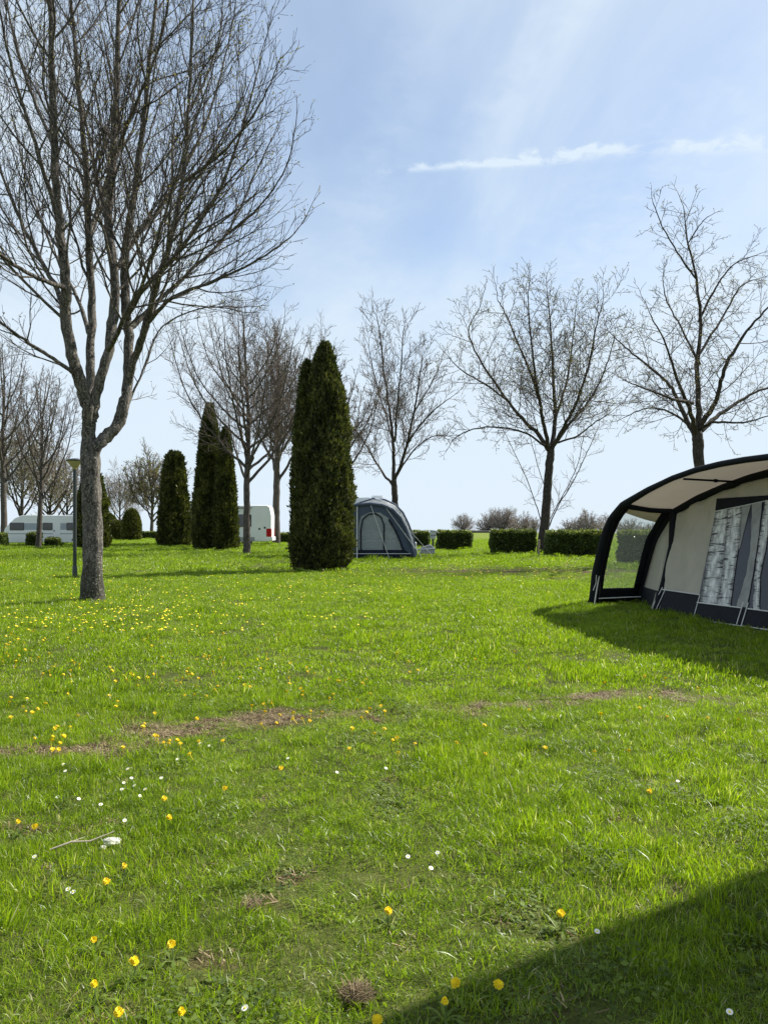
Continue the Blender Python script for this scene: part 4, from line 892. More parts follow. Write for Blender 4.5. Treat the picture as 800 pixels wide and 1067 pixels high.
def birch_mat():
    m, t, b = newmat('birch_print'); uv = t.nodes.new('ShaderNodeUVMap'); uv.uv_map = 'UVMap'
    mp = t.nodes.new('ShaderNodeMapping'); L(t, uv.outputs[0], mp.inputs[0]); mp.inputs['Scale'].default_value = (.55, 26, 1)
    n = noise_n(t, 1.6, 5, .65, mp.outputs[0], .4)
    mp2 = t.nodes.new('ShaderNodeMapping'); L(t, uv.outputs[0], mp2.inputs[0]); mp2.inputs['Scale'].default_value = (3, 5, 1)
    n2 = noise_n(t, 1.5, 4, .6, mp2.outputs[0])
    sx = t.nodes.new('ShaderNodeSeparateXYZ'); L(t, uv.outputs[0], sx.inputs[0])
    edge = M_(t, 'MULTIPLY', M_(t, 'ABSOLUTE', M_(t, 'SUBTRACT', sx.outputs[0], .5)), 2.0)
    dash = t.nodes.new('ShaderNodeMapRange'); L(t, M_(t, 'ADD', n, M_(t, 'MULTIPLY', edge, .10)), dash.inputs[0]); dash.inputs[1].default_value = .60; dash.inputs[2].default_value = .68
    base = ramp(t, M_(t, 'ADD', M_(t, 'MULTIPLY', n2, .8), M_(t, 'MULTIPLY', M_(t, 'POWER', edge, 3), -.22)), [(.15, (.14, .14, .14)), (.34, (.42, .42, .41)), (.5, (.75, .75, .73))])
    mx = t.nodes.new('ShaderNodeMix'); mx.data_type = 'RGBA'; L(t, dash.outputs[0], mx.inputs[0]); L(t, base, mx.inputs[6]); mx.inputs[7].default_value = (.03, .028, .028, 1)
    L(t, mx.outputs[2], b.inputs['Base Color']); b.inputs['Roughness'].default_value = .8
    return m
M['birch'] = birch_mat()
M['grey_print'] = simple('grey_print', (.27, .27, .26), .8, var=.25, vscale=5)
OX, OY = 4.39, 16.2; UX, UY = .244, -.97; NX, NY = .97, .244; K0 = NX*OX+NY*OY
def wallpt(px, py, lift=0.0):
    k = (px-400)/800; m_ = (py-550)/800
    Y = (K0+.45+.275*1.6-lift)/(NX*k+NY+.275*m_); return Vector((k*Y, Y, EYE-m_*Y))
def outer(s, z, off=0): return Vector((OX+UX*s+NX*off, OY+UY*s+NY*off, z))
# outer arch (s, z) measured; mirrored past the peak
half = [(.02, 0), (.09, .12), (.17, .6), (.36, 1.10), (.55, 1.50), (.79, 1.79), (1.20, 2.05), (2.04, 2.30), (2.77, 2.47), (3.43, 2.57), (4.04, 2.62), (4.58, 2.64)]
PK = 4.85
arcO = half+[(2*PK-s, z) for s, z in reversed(half)]
def interp_arc(arc, n=70):
    pts = [Vector((s, z, 0)) for s, z in arc]; d = [0]
    for i in range(1, len(pts)): d.append(d[-1]+(pts[i]-pts[i-1]).length)
    out = []
    for q in np.linspace(0, d[-1], n):
        out.append((float(np.interp(q, d, [p.x for p in pts])), float(np.interp(q, d, [p.y for p in pts]))))
    return out
AO = interp_arc(arcO, 97)
# inner arch lies on the leaning front wall plane; slightly lower and set back
innerpx = [(666, 611), (684, 563), (699, 536), (712, 528.5), (727, 519), (750, 509), (775, 499.5), (800, 492)]
foot_in = Vector((5.49, 16.4, 0))
def inner_from_wall(s_):    # top curve on wall plane as function of s
    z = float(np.interp(s_, [.0, .15, .75, 1.35, 1.63, 2.07, 2.74, 3.36, 3.93, PK], [0, .3, 1.35, 1.88, 1.98, 2.15, 2.33, 2.46, 2.54, 2.58]))
    return z
def innerpt(s_, z=None):
    if s_ > PK: s2 = 2*PK-s_
    else: s2 = s_
    z = inner_from_wall(s2) if z is None else z
    off = .45+.275*z if s2 > 1.35 else 1.12+(0.98-1.12)*max(0, z)/1.9
    return Vector((OX+UX*s_+NX*off, OY+UY*s_+NY*off, z))
ssI = [(s) for s in np.concatenate([np.linspace(0, 1.5, 10), np.linspace(1.6, PK, 20)])]; ssI = ssI+[2*PK-s for s in reversed(ssI[:-1])]
AI = [innerpt(s) for s in ssI]
aw = empty('awning', (OX, OY, Hs(OX, OY)), 0, 'large beige awning with black frame and birch-print windows at the right edge', 'awning')
def rel(v): return Vector((v[0]-OX, v[1]-OY, v[2]-Hs(OX, OY)))
def awb(m, name, mat, parent=None, **kw):
    m.v = [tuple(rel(v)) if parent is None or parent is not aw or True else v for v in m.v]
    return m.build(name, mat, parent or aw, **kw)
m = MB(); m.tube([outer(s, z) for s, z in AO], [.050+.060*max(0, 1-min(i, 96-i)/30) for i in range(len(AO))], 14); awb(m, 'front_arch', M['black_f'], smooth=True)
m = MB(); m.tube(AI, .075, 12); awb(m, 'inner_arch', M['black_f'], smooth=True)
# corner beams
To = outer(1.22, 2.06); Ti = innerpt(1.45)
for mir in (0, 1):
    a = outer(1.22 if not mir else 2*PK-1.22, 2.03); b_ = innerpt(1.45 if not mir else 2*PK-1.45)
    m = MB(); m.tube([a, a.lerp(b_, .5)+Vector((0, 0, -.02)), b_], .055, 10); awb(m, 'corner_beam', M['black_f'], smooth=True)
# tensioning pole under the canopy
pa = outer(3.05, 2.45); pb = innerpt(3.1)+Vector((0, 0, .0))
for q in (3.1, 2*PK-3.1):
    pa = outer(q, 2.44); pb = innerpt(q); m = MB(); m.tube([pa, pb], .018, 8); m.tube([pa.lerp(pb, .55), pa.lerp(pb, .60)], .03, 8); awb(m, 'roof_pole', M['black_f'], smooth=True)
# canopy roof between arches (ruled, 2 rows, sagging), thickness by solidify
def loft(A, B, rows=6, sag=.04):
    V, F = [], []; n = len(A)
    for j in range(rows+1):
        t = j/rows
        for i in range(n):
            p = A[i].lerp(B[i], t); p.z -= sag*math.sin(math.pi*t); V.append(p)
    for j in range(rows):
        for i in range(n-1): F.append((j*n+i, j*n+i+1, (j+1)*n+i+1, (j+1)*n+i))
    return V, F
def cloth(name, V, F, mat, parent=None, thick=.004, smooth=True):
    m = MB(); m.v = [tuple(rel(v)) for v in V]; m.f = F; o = m.build(name, mat, parent or aw, smooth=smooth)
    sm = o.modifiers.new('thickness', 'SOLIDIFY'); sm.thickness = thick; sm.offset = 0; return o
def arcO_at(s):
    s2 = s if s <= PK else 2*PK-s
    return outer(s, float(np.interp(s2, [p[0] for p in half]+[PK], [p[1] for p in half]+[2.65])))
ro = np.linspace(1.22, 2*PK-1.22, 50); ri = np.linspace(1.45, 2*PK-1.45, 50)
cloth('canopy_roof', *loft([arcO_at(s)+Vector((0, 0, .035)) for s in ro], [innerpt(s)+Vector((0, 0, .06)) for s in ri], 6, .05), M['beige_roof'])
# main roof behind the inner arch, falling slightly towards the back
DEP = 2.5
def back(v, d=DEP, dz=0): return Vector((v[0]+NX*d, v[1]+NY*d, v[2]*(1-.02*d)+dz))
cloth('main_roof', *loft([p+Vector((0, 0, .055)) for p in AI], [back(p)+Vector((0, 0, .03)) for p in AI], 5, .03), M['beige'])
# rear wall
bk = [back(p) for p in AI]; V = bk+[Vector((p.x, p.y, 0)) for p in bk]; n = len(bk)
cloth('rear_wall', V, [(i, i+1, n+i+1, n+i) for i in range(n-1)], M['beige'])
# side wings: clear panel with black sill, beige head
def wing(mir):
    S = (lambda s: s) if not mir else (lambda s: 2*PK-s)
    def o_(z): return outer(S(float(np.interp(z, [p[1] for p in half[:8]], [p[0] for p in half[:8]]))), z)
    def i_(z): 
        s = float(np.interp(z, [0, .3, 1.35, 1.88, 1.98], [0, .15, .75, 1.35, 1.5])); return innerpt(S(s), z)
    par = None
    zs = [.0, .12, .26, .33]
    V, F = loft([o_(z) for z in zs], [i_(z) for z in zs], 5, 0); sill = cloth('wing_sill', V, F, M['black_f'], thick=.012)
    zs = np.linspace(.33, 1.98, 14); V, F = loft([o_(z) for z in zs], [i_(z*.97) for z in zs], 5, 0); win = cloth('side_window', V, F, M['clear'], thick=.002)
    # beige head with a curved lower edge
    Vh, Fh = [], []
    for j in range(11):
        t = j/10; zt = 2.03-.04*t-.02; zb = 1.96-.02-.22*math.sin(t*1.25)**1.2-.06*t
        for z in (zt, (zt+zb)/2, zb): p = o_(z).lerp(i_(min(z, 1.97)), t); Vh.append(p+Vector((.0, .012, 0)))
    for j in range(10):
        for q in range(2): Fh.append((j*3+q, j*3+q+1, (j+1)*3+q+1, (j+1)*3+q))
    cloth('wing_head', Vh, Fh, M['beige'])
    m = MB(); m.tube([o_(.10)+Vector((-.02, -.10, .02)), i_(.12)+Vector((-.02, -.12, .02))], .012, 8); awb(m, 'ground_pole', M['piping'], smooth=True)
    # wide dark seams along both legs
    V, F = loft([o_(z) for z in zs], [o_(z).lerp(i_(z*.97), .16) for z in zs], 2, 0); cloth('leg_panel', [v+Vector((0, -.012, 0)) for v in V], F, M['black_f'])
    V, F = loft([i_(z*.97) for z in zs], [i_(z*.97).lerp(o_(z), .20) for z in zs], 2, 0); cloth('leg_panel', [v+Vector((0, -.012, 0)) for v in V], F, M['black_f'])
    # corner cheek between the inner leg and the prop
    footn = Vector((5.20, 14.72, 0)) if not mir else outer(2*PK-1.33, 0, .45)
    top = innerpt(S(1.45)); V, F = [], []
    R_ = 12
    for a in range(R_+1):
        t = a/R_; l = i_(1.94*(1-t)); r_ = top.lerp(footn, t)
        for q in range(5):
            p = l.lerp(r_, q/4); V.append(p)
    for a in range(R_):
        for q in range(4): F.append((a*5+q, a*5+q+1, (a+1)*5+q+1, (a+1)*5+q))
    cheek = cloth('cheek_panel', V, F, M['beige'])
    V = [i_(0.0)+Vector((-.02, -.01, .0)), footn+Vector((-.02, -.01, 0)), top.lerp(footn, .80)+Vector((-.025, -.01, 0)), i_(.36)+Vector((-.025, -.01, 0))]
    cloth('cheek_skirt', V, [(0, 1, 2, 3)], M['navy'], smooth=False)
    m = MB(); pth = [top+Vector((-.03, -.02, 0)), top.lerp(footn, .35)+Vector((.05, -.05, 0)), top.lerp(footn, .7)+Vector((.03, -.06, 0)), footn+Vector((0, -.03, 0))]
    m.tube(pth, [.075, .06, .055, .06], 10); awb(m, 'prop_leg', M['black_f'], smooth=True)
wing(0); wing(1)
# front wall
sw = np.linspace(1.45, 2*PK-1.45, 60); V, F = [], []
ROWS = 14
for i, s in enumerate(sw):
    tp = innerpt(s)
    for j in range(ROWS+1):
        z = tp.z*j/ROWS; off = .45+.275*z; wr = .03*math.sin(s*9+z*3)+.018*math.sin(s*17-z*5)
        if j in (0, ROWS): wr = 0
        V.append(Vector((OX+UX*s+NX*(off+wr), OY+UY*s+NY*(off+wr), z)))
for i in range(len(sw)-1):
    for j in range(ROWS): F.append((i*(ROWS+1)+j, (i+1)*(ROWS+1)+j, (i+1)*(ROWS+1)+j+1, i*(ROWS+1)+j+1))
cloth('front_wall', V, F, M['beige'])
LIFT = .045
def wquad(name, pix, mat, lift=LIFT, parent=None, th=.004, div=1):
    V = [wallpt(x, y, lift) for x, y in pix]; return cloth(name, V, [tuple(range(len(V)))], mat, parent, th, False)
wquad('wall_skirt', [(687, 638.5), (722, 644.5), (729, 620), (690, 614.5)], M['navy'], .05)
wquad('wall_skirt', [(722.5, 644.6), (767, 651), (773, 633), (726, 628)], M['navy'], .054)
wquad('skirt_strap', [(766, 651), (771.5, 652), (780, 624.5), (775, 624.5)], M['black_f'], .062)
# the wall's local frame beyond the picture: wall coordinates (s, z)
def wsz(s, z, lift): off = .45+.275*z-lift; return Vector((OX+UX*s+NX*off, OY+UY*s+NY*off, z))
def inv(px, py): p = wallpt(px, py); return ((p.x-OX)*UX+(p.y-OY)*UY, p.z)
s772, _ = inv(772, 650)
V = [wsz(s772, 0, .05), wsz(2*PK-1.5, 0, .05), wsz(2*PK-1.5, .30, .05), wsz(s772+.03, .30, .05)]
cloth('wall_skirt', V, [(0, 1, 2, 3)], M['navy'], smooth=False)
def piping(pts, r_=.011, lift=.065, raw=False):
    m = MB(); m.tube(pts if raw else [wallpt(x, y, lift) for x, y in pts], r_, 6); awb(m, 'piping', M['piping'], smooth=True)
piping([(686, 640), (722, 645.3), (767, 651.7), (800, 656.3), (850, 664)])
piping([(690, 614.3), (729, 619.8)]); piping([(726, 627.8), (773, 633.5)]); piping([(722, 645), (729, 620)], .008)
piping([(767, 651.7), (774.5, 627)], .009); piping([(772, 652.4), (779.5, 628)], .009)
piping([(779, 634.3), (800, 637), (850, 644)]); piping([(683, 636), (694, 612)], .008); piping([(679, 634), (690, 612)], .008)
# dark window field behind the print, header, prints
sL, zT = inv(746, 533)
def win_field(s0, s1, nm='print_window'):
    bot = lambda s: .335-.0*s
    topz = lambda s: inner_from_wall(s if s < PK else 2*PK-s)-.46+.06*abs(0)
    ss = np.linspace(s0, s1, 14); V = []
    for s in ss: V += [wsz(s-.05*0, bot(s), .05), wsz(s, max(topz(s), 1.2), .05)]
    return cloth(nm, V, [(2*i, 2*i+2, 2*i+3, 2*i+1) for i in range(13)], M['dark_win'])
pw = wquad('print_window', [(727, 627.5), (745.5, 532.5), (800, 521), (850, 511.5), (850, 643), (800, 636.8), (773, 633)], M['dark_win'], .050)
wquad('window_header', [(746.5, 519.5), (800, 516), (850, 512.5), (850, 508.5), (800, 520), (745, 532.5)], M['black_f'], .056)
piping([(745, 532.7), (775, 526.7), (800, 521.3)], .007, .062)
def strip(name, left, right, mat, lift=.058, n=16):
    """printed trunk between two pixel polylines (top to bottom)"""
    yl = [p[1] for p in left]; xl = [p[0] for p in left]; yr = [p[1] for p in right]; xr = [p[0] for p in right]; V = []; UV = []
    for i in range(n+1):
        t = i/n; a = yl[0]+(yl[-1]-yl[0])*t; c = yr[0]+(yr[-1]-yr[0])*t
        wob = .35*math.sin(i*2.1+xl[0])
        V += [wallpt(float(np.interp(a, yl, xl))+wob, a, lift), wallpt(float(np.interp(c, yr, xr))+wob*.5, c, lift)]; UV += [(0, 1-t), (1, 1-t)]
    F = [(2*i, 2*i+1, 2*i+3, 2*i+2) for i in range(n)]
    me_o = mesh_obj(name, [tuple(rel(v)) for v in V], F, mat, aw); me = me_o.data; uvl = me.uv_layers.new(name='UVMap')
    off = rng.uniform(0, 5)
    for lp_ in me.loops: uvl.data[lp_.index].uv = (UV[lp_.vertex_index][0], UV[lp_.vertex_index][1]*1+off)
    sm = me_o.modifiers.new('thickness', 'SOLIDIFY'); sm.thickness = .003; sm.offset = 0
    return me_o
strip('printed_trunk', [(745.5, 533), (740, 560), (734, 600), (729, 627.5)], [(759, 530.5), (757, 560), (753, 600), (748, 630)], M['birch'])
strip('printed_trunk', [(758.5, 530.5), (756, 560), (752, 600), (747, 630)], [(773, 527.5), (771, 560), (765, 600), (761, 631.5)], M['birch'], .061)
strip('printed_trunk', [(773, 527.5), (771, 548), (769, 572)], [(782, 525.5), (777, 545), (770.5, 572)], M['grey_print'], .058, 8)
strip('printed_trunk', [(783.5, 525.2), (782, 570), (777, 600), (767, 632)], [(794, 522.8), (790, 560), (784, 600), (778, 633)], M['grey_print'], .064)
strip('printed_trunk', [(797, 522), (791, 560), (786, 600), (784, 634.5)], [(806, 520), (798, 570), (792, 600), (791, 635.5)], M['birch'], .061)
strip('printed_trunk', [(812, 519), (806, 570), (800, 634)], [(824, 517), (818, 570), (812, 638)], M['birch'], .061)
strip('printed_trunk', [(830, 516), (828, 570), (826, 638)], [(843, 514), (840, 570), (836, 640)], M['birch'], .061)
# guy rope and peg at the far left foot
m = MB(); m.tube([outer(.25, .62)+Vector((-.06, -.08, 0)), Vector((4.40, 15.95, .45)), Vector((4.33, 15.9, .30))], .008, 6)
m.tube([Vector((4.36, 15.92, .02)), Vector((4.47, 15.95, .62))], .014, 6); awb(m, 'guy_rope', M['ropew'], smooth=True)

# ---------------------------------------------------------------- small grey awning
M['tent_grey'] = fabric('tent_grey', (.075, .095, .135), .12, tcol=(.10, .11, .13), wr=.3)
M['tent_dark'] = fabric('tent_dark', (.012, .016, .030), .0, wr=.2)
M['tent_pale'] = fabric('tent_pale', (.30, .32, .33), .3, wr=.3)
M['clear2'] = film('clear_film_grey', (.40, .43, .46), .42, .15)
YT = 38.8
st = empty('awning', (P(366, 583, YT).x, YT, 0), 0, 'small dark grey awning tent with arched window beside the largest conifer', 'awning')
SO = Vector((P(366, 583, YT).x, YT, 0))
def sp(px, py, dy=0): return P(px, py, YT)-SO+Vector((0, dy, 0))
arcp = [(352, 583), (352, 552), (354, 538), (360, 530), (370, 526.5), (385, 525), (398, 526.5), (409, 531.5), (417, 540), (423, 552), (428, 566), (432, 580.5)]
def tentarc(dy): return [sp(x, y, dy) for x, y in arcp]
DT = 1.5
TB = [p+Vector((.14, 0, .30)) if p.x > .6 else p+Vector((0, 0, .06)) for p in tentarc(DT)]; TB[-1].z = 0
V, F = loft(tentarc(0), TB, 4, .0)
def tb(name, V, F, mat, th=.006, smooth=True, parent=None):
    m = MB(); m.v = [tuple(v) for v in V]; m.f = F; o = m.build(name, mat, parent or st, smooth=smooth); s_ = o.modifiers.new('thickness', 'SOLIDIFY'); s_.thickness = th; s_.offset = 0; return o
tb('tent_roof', V, F, M['tent_pale'])
m = MB(); m.tube(tentarc(-.02), .085, 10); m.build('frame_arch', M['tent_grey'], st, smooth=True)
m = MB(); m.tube(TB, .085, 10); m.build('frame_arch', M['tent_grey'], st, smooth=True)
def fan(name, outer_pts, mat, dy, th=.006): return tb(name, [sp(x, y, dy) for x, y in outer_pts], [tuple(range(len(outer_pts)))], mat, th, False)
# side wall ring: grey panel outline made of pieces
def ring(name, A, B, mat, dy):
    n = len(A); V = [sp(x, y, dy) for x, y in A]+[sp(x, y, dy) for x, y in B]
    return tb(name, V, [(i, i+1, n+i+1, n+i) for i in range(n-1)], mat, .006, False)
ring('side_panel', [(352, 583), (352, 545), (360, 531), (385, 526), (399, 528), (410, 534), (418, 545), (424, 560), (431, 580)],
     [(373, 572), (373, 548), (376, 538), (385, 533.5), (396, 534), (405, 540), (412, 550), (417, 562), (421, 573)], M['tent_grey'], 0)
fan('mud_wall', [(366, 583), (368, 573), (422, 573), (431.5, 581), (398, 583.5)], M['tent_dark'], -.012)
fan('window', [(373, 573), (373, 548), (376, 538), (385, 533.5), (396, 534), (405, 540), (412, 550), (417, 562), (421, 573)], M['clear2'], .012, .003)
m = MB(); m.tube([sp(x, y, -.03) for x, y in [(376, 573), (376, 552), (378, 541), (384, 536), (391, 535), (397, 539), (400, 547), (400, 573)]], .035, 8); m.build('window_seam', M['tent_dark'], st, smooth=True)
m = MB(); m.tube([sp(x, y, -.03) for x, y in [(405, 541), (411, 551), (416, 562), (420, 573)]], .045, 8); m.build('window_seam', M['tent_dark'], st, smooth=True)
m = MB(); m.tube([sp(368, 577, -.03), sp(428, 577, -.03)], .018, 6); m.build('skirt_piping', M['piping'], st)
m = MB(); m.tube([sp(372, 588, -.15), sp(372, 528, -.05)], .03, 8); m.build('pole', M['piping'], st)
for a, b_, dy in (((386, 526), (406, 583), -.35), ((401, 528), (441, 583), -.3), ((418, 542), (452, 580), 1.2), ((416, 540), (438, 579), 1.4)):
    m = MB(); m.tube([sp(*a, -.05 if dy < 0 else dy), sp(*b_, dy)], .013, 6); m.build('guy_rope', M['ropew'], st)
tb('rear_panel', TB, [tuple(range(len(arcp)))], M['tent_pale'], .006, False)
# chair and table inside
M['chair_grey'] = simple('chair_grey', (.07, .075, .08), .7)
cg = P(408, 582, YT+.8); ch = empty('camping_chair', (cg.x, YT+.8, 0), R(25), 'grey folding camping chair seen through the small awning window', 'chair')
m = MB(); m.prism([(-.25, .42), (.22, .44), (.22, .47), (-.25, .45)], -.24, .24); m.build('seat', M['chair_grey'], ch)
m = MB(); m.prism([(.18, .46), (.42, 1.12), (.46, 1.11), (.22, .45)], -.24, .24); m.build('backrest', M['chair_grey'], ch)
for sx, sy in ((-.22, -.22), (-.22, .22), (.22, -.22), (.22, .22)):
    m = MB(); m.tube([(sx, sy, .44), (-sx*.7, sy, 0)], .014, 6); m.build('leg', M['metal'], ch)
tg = P(388, 582, YT+.8); tt = empty('camping_table', (tg.x, YT+.85, 0), R(10), 'pale low camping table inside the small awning', 'table')
m = MB(); m.box(-.42, .42, -.3, .3, .62, .65); m.build('tabletop', M['piping'], tt, bevel=.01)
for sx, sy in ((-.36, -.25), (-.36, .25), (.36, -.25), (.36, .25)):
    m = MB(); m.tube([(sx, sy, .62), (sx*1.05, sy, 0)], .014, 6); m.build('leg', M['metal'], tt)
# grey covered box by the drawbar
g = G(448, 44); m = MB(); m.prism([(-.42, .0), (.42, .0), (.44, .30), (.18, .52), (-.3, .36)], -.25, .25)
o = m.build('gas_box', M['plastic_grey'], None, bevel=.03); o.location = (g[0]-.2, 43.5, g[2]+.12); tag(o, 'grey plastic drawbar box lying between the small awning and the electric post', 'box')

# ---------------------------------------------------------------- flowers
M['petal_y'] = simple('dandelion_petal', (.85, .66, .008), .6, var=.1, vscale=40)
M['petal_w'] = simple('daisy_petal', (.75, .75, .72), .6, var=.05)
M['stem_g'] = simple('flower_stem', (.10, .15, .05), .6)
def dand_head(r_=.02, rings=3, seed=0):
    rr = random.Random(seed); m = MB()
    for k in range(rings):
        q = 22-5*k; rad = r_*(1-.27*k); z = .002+.0045*k
        for i in range(q):
            a = 6.283*i/q+rr.uniform(-.1, .1); L_ = rad*rr.uniform(.85, 1.08); wd_ = .0032; c, s = math.cos(a), math.sin(a)
            m.add([(-s*wd_*.4, c*wd_*.4, z), (s*wd_*.4, -c*wd_*.4, z), (c*L_*.8+s*wd_, s*L_*.8-c*wd_, z+.004+.003*k), (c*L_, s*L_, z+.002+.004*k), (c*L_*.8-s*wd_, s*L_*.8+c*wd_, z+.004+.003*k)], [(0, 1, 2, 3, 4)])
    m.lathe([(.004, -.006), (.007, .0), (.006, .006), (.001, .011)], sides=8)
    return m
def flower(name, kind, loc, label, cat, group, sc=1.0, hgt=.07, tilt=0, seed=0):
    o = empty(name, loc, random.uniform(-.6, .6), label, cat, group)
    if kind == 'd':
        h_ = dand_head(.021*sc, 3, seed).build('flower_head', M['petal_y'], o)
    else:
        m = MB()
        for i in range(16):
            a = 6.283*i/16; c, s = math.cos(a), math.sin(a); L_ = .011*sc; w2 = .0019*sc
            m.add([(c*.002+s*w2*.5, s*.002-c*w2*.5, 0), (c*L_*.8+s*w2, s*L_*.8-c*w2, .002), (c*L_, s*L_, .0015), (c*L_*.8-s*w2, s*L_*.8+c*w2, .002), (c*.002-s*w2*.5, s*.002+c*w2*.5, 0)], [(0, 1, 2, 3, 4)])
        h_ = m.build('flower_head', M['petal_w'], o)
        m = MB(); m.lathe([(.0035*sc, .0), (.0036*sc, .003), (.001, .004)], sides=8); m.build('disc', M['petal_y'], h_)
    h_.location = (0, 0, hgt); h_.rotation_euler = (tilt, random.uniform(-.3, .3), 0)
    if kind == 'd':
        V_, F_, C_ = [], [], []
        for q in range(7):
            a = q*.9+random.uniform(-.3, .3); l = random.uniform(.05, .09); c, s_ = math.cos(a), math.sin(a); b0 = len(V_)
            for t, wq in ((0, .002), (.35, .006), (.55, .004), (.8, .009), (1, .001)):
                z_ = .004+.022*math.sin(t*2.6); V_ += [(c*l*t-s_*wq, s_*l*t+c*wq, z_), (c*l*t+s_*wq, s_*l*t-c*wq, z_)]
            F_ += [(b0+2*k, b0+2*k+1, b0+2*k+3, b0+2*k+2) for k in range(4)]; C_ += [random.uniform(.2, .8)]*4
        mesh_obj('leaves', V_, F_, M['weed'], o, attrs={'rnd': ('FACE', C_)})
    m = MB(); m.tube([(0, 0, -.01), (.004, .003, hgt*.5), (0, 0, hgt)], .0018, 5); m.build('stem', M['stem_g'], o)
    return o
def gpt(px, py): X, Y = dpx(px, py); return X, Y
near_d = [(475, 1025, 'dandelion bloom at the edge of the foreground shade, upper left of three'), (519, 1027, 'dandelion bloom furthest right of the three in the foreground shade'),
 (463, 1045, 'small dandelion bloom just below two others in the foreground shade'), (393, 1064, 'dandelion bloom at the bottom edge near the straw clod'),
 (124, 1057, 'dandelion at the bottom edge on the left side of the lawn'), (189, 1056, 'tiny closed dandelion at the bottom edge, right of a larger bloom'),
 (139, 1003, 'orange-yellow half open dandelion at lower left, just below a full bloom'), (179, 985, 'full yellow dandelion at lower left above the half open one'),
 (98, 1027, 'pale small dandelion bud near the lower left corner'), (98, 980, 'faded dandelion half hidden in grass at lower left'),
 (111, 920, 'bright dandelion on the left, right of two white daisies'), (130, 904, 'pale flat dandelion just below the white stone on the left'),
 (37, 862, 'large dandelion at the left edge beside the dry twig'), (19, 857, 'small dandelion at the left edge, neighbour of the larger bloom by the twig'),
 (171, 833, 'small dandelion left of centre above another small one'), (176, 853, 'small dandelion right of the white stone'),
 (235, 822, 'lone bright dandelion in lush grass left of the middle'), (293, 801, 'small dandelion in the grass below the bare soil spot'),
 (323, 752, 'bright dandelion on the edge of the bare soil strip'), (676, 826, 'single dandelion on the right half of the lawn'),
 (404, 950, 'flat dandelion in the lower middle of the lawn'), (584, 953, 'small dandelion just above the foreground shade edge'),
 (205, 748, 'small dandelion on the left part of the bare strip'), (57, 757, 'small dandelion near the left end of the bare strip'), (378, 712, 'lone dandelion above the middle of the bare strip')]
for i, (px, py, lab) in enumerate(near_d):
    hgt = random.uniform(.055, .075); X, Y = gpt(px, py); k = 1-hgt/EYE; X *= k; Y *= k
    sc = .9 if i not in (5, 8, 9, 11, 2, 13) else .62
    flower('dandelion', 'd', (X, Y, Hs(X, Y)), lab, 'dandelion', 'dandelions in the lawn', sc, hgt, R(random.uniform(12, 42)), i)
# individual smaller ones, one mesh each
hm = dand_head(.021, 2, 99); hm.tube([(0, 0, -.055), (0, 0, 0)], .002, 4)
proto = hm.build('dandelion', [M['petal_y']], None); proto_me = proto.data; bpy.data.objects.remove(proto)
cand = []
R2 = random.Random(5)
while len(cand) < 950:
    u = R2.random()
    if u < .50: px = R2.gauss(90, 110); py = 600+abs(R2.gauss(0, 60))
    elif u < .66: px = R2.uniform(330, 620); py = R2.gauss(598, 12)
    elif u < .80: px = R2.uniform(-40, 420); py = R2.uniform(585, 790)
    elif u < .93: px = R2.uniform(0, 640); py = R2.uniform(575, 620)
    else: px = R2.uniform(0, 800); py = R2.uniform(640, 800)
    if py < 577 or px > 850 or px < -60: continue
    if 600 < px and py < 700: continue
    if mnoise.noise((px*.014, py*.03, 4)) < R2.uniform(-.45, .30): continue
    X, Y = dpx(px, py); cand.append((Y, X))
cand.sort()
for Y, X in cand[:270]:
    o = bpy.data.objects.new('dandelion', proto_me); COL.objects.link(o); s_ = R2.uniform(.7, 1.05)
    o.location = (X, Y, Hs(X, Y)+.058); o.rotation_euler = (R2.uniform(0, .7), R2.uniform(-.3, .3), R2.uniform(0, 6)); o.scale = (s_, s_, 1)
    pxx = 400+800*X/Y; pyy = 550+1280/Y
    if pyy > 752: lg = ('tiny yellow dandelion on the near side of the bare soil strip', 'small dandelions nearer than the bare soil strip')
    elif pxx < 200: lg = ('tiny yellow dandelion in the grass left, between bare strip and nearest tree', 'small dandelions on the left beyond the bare strip')
    elif pxx < 420: lg = ('tiny yellow dandelion in the middle grass, just beyond the bare strip', 'small dandelions in the middle beyond the bare strip')
    else: lg = ('tiny yellow dandelion beyond the bare strip, on the awning side of the lawn', 'small dandelions on the awning side beyond the bare strip')
    tag(o, lg[0], 'dandelion', lg[1])
far = cand[270:]
V, F = [], []
for Y, X in far:
    b0 = len(V); z = Hs(X, Y)+R2.uniform(.06, .085); r_ = R2.uniform(.018, .027)*(1+Y*.006)
    V += [(X+r_*math.cos(6.283*k/7), Y+r_*math.sin(6.283*k/7), z-.004) for k in range(7)]+[(X, Y, z+.012)]; F += [(b0+k, b0+(k+1) % 7, b0+7) for k in range(7)]
o = mesh_obj('distant_dandelions', V, F, M['petal_y']); tag(o, 'yellow haze of many dandelions across the far lawn', 'dandelions', kind='stuff')
daisies = [(71, 927), (76, 930), (130, 855), (129, 815), (151, 822), (168, 810), (146, 829), (133, 800), (255, 1051), (425, 893), (456, 889), (622, 971), (760, 1055),
           (140, 818), (127, 822), (208, 773), (218, 776), (137, 810), (68, 802), (351, 805), (402, 801), (449, 905), (706, 815), (60, 830), (82, 832), (105, 838), (300, 790), (36, 893), (66, 795), (185, 790)]
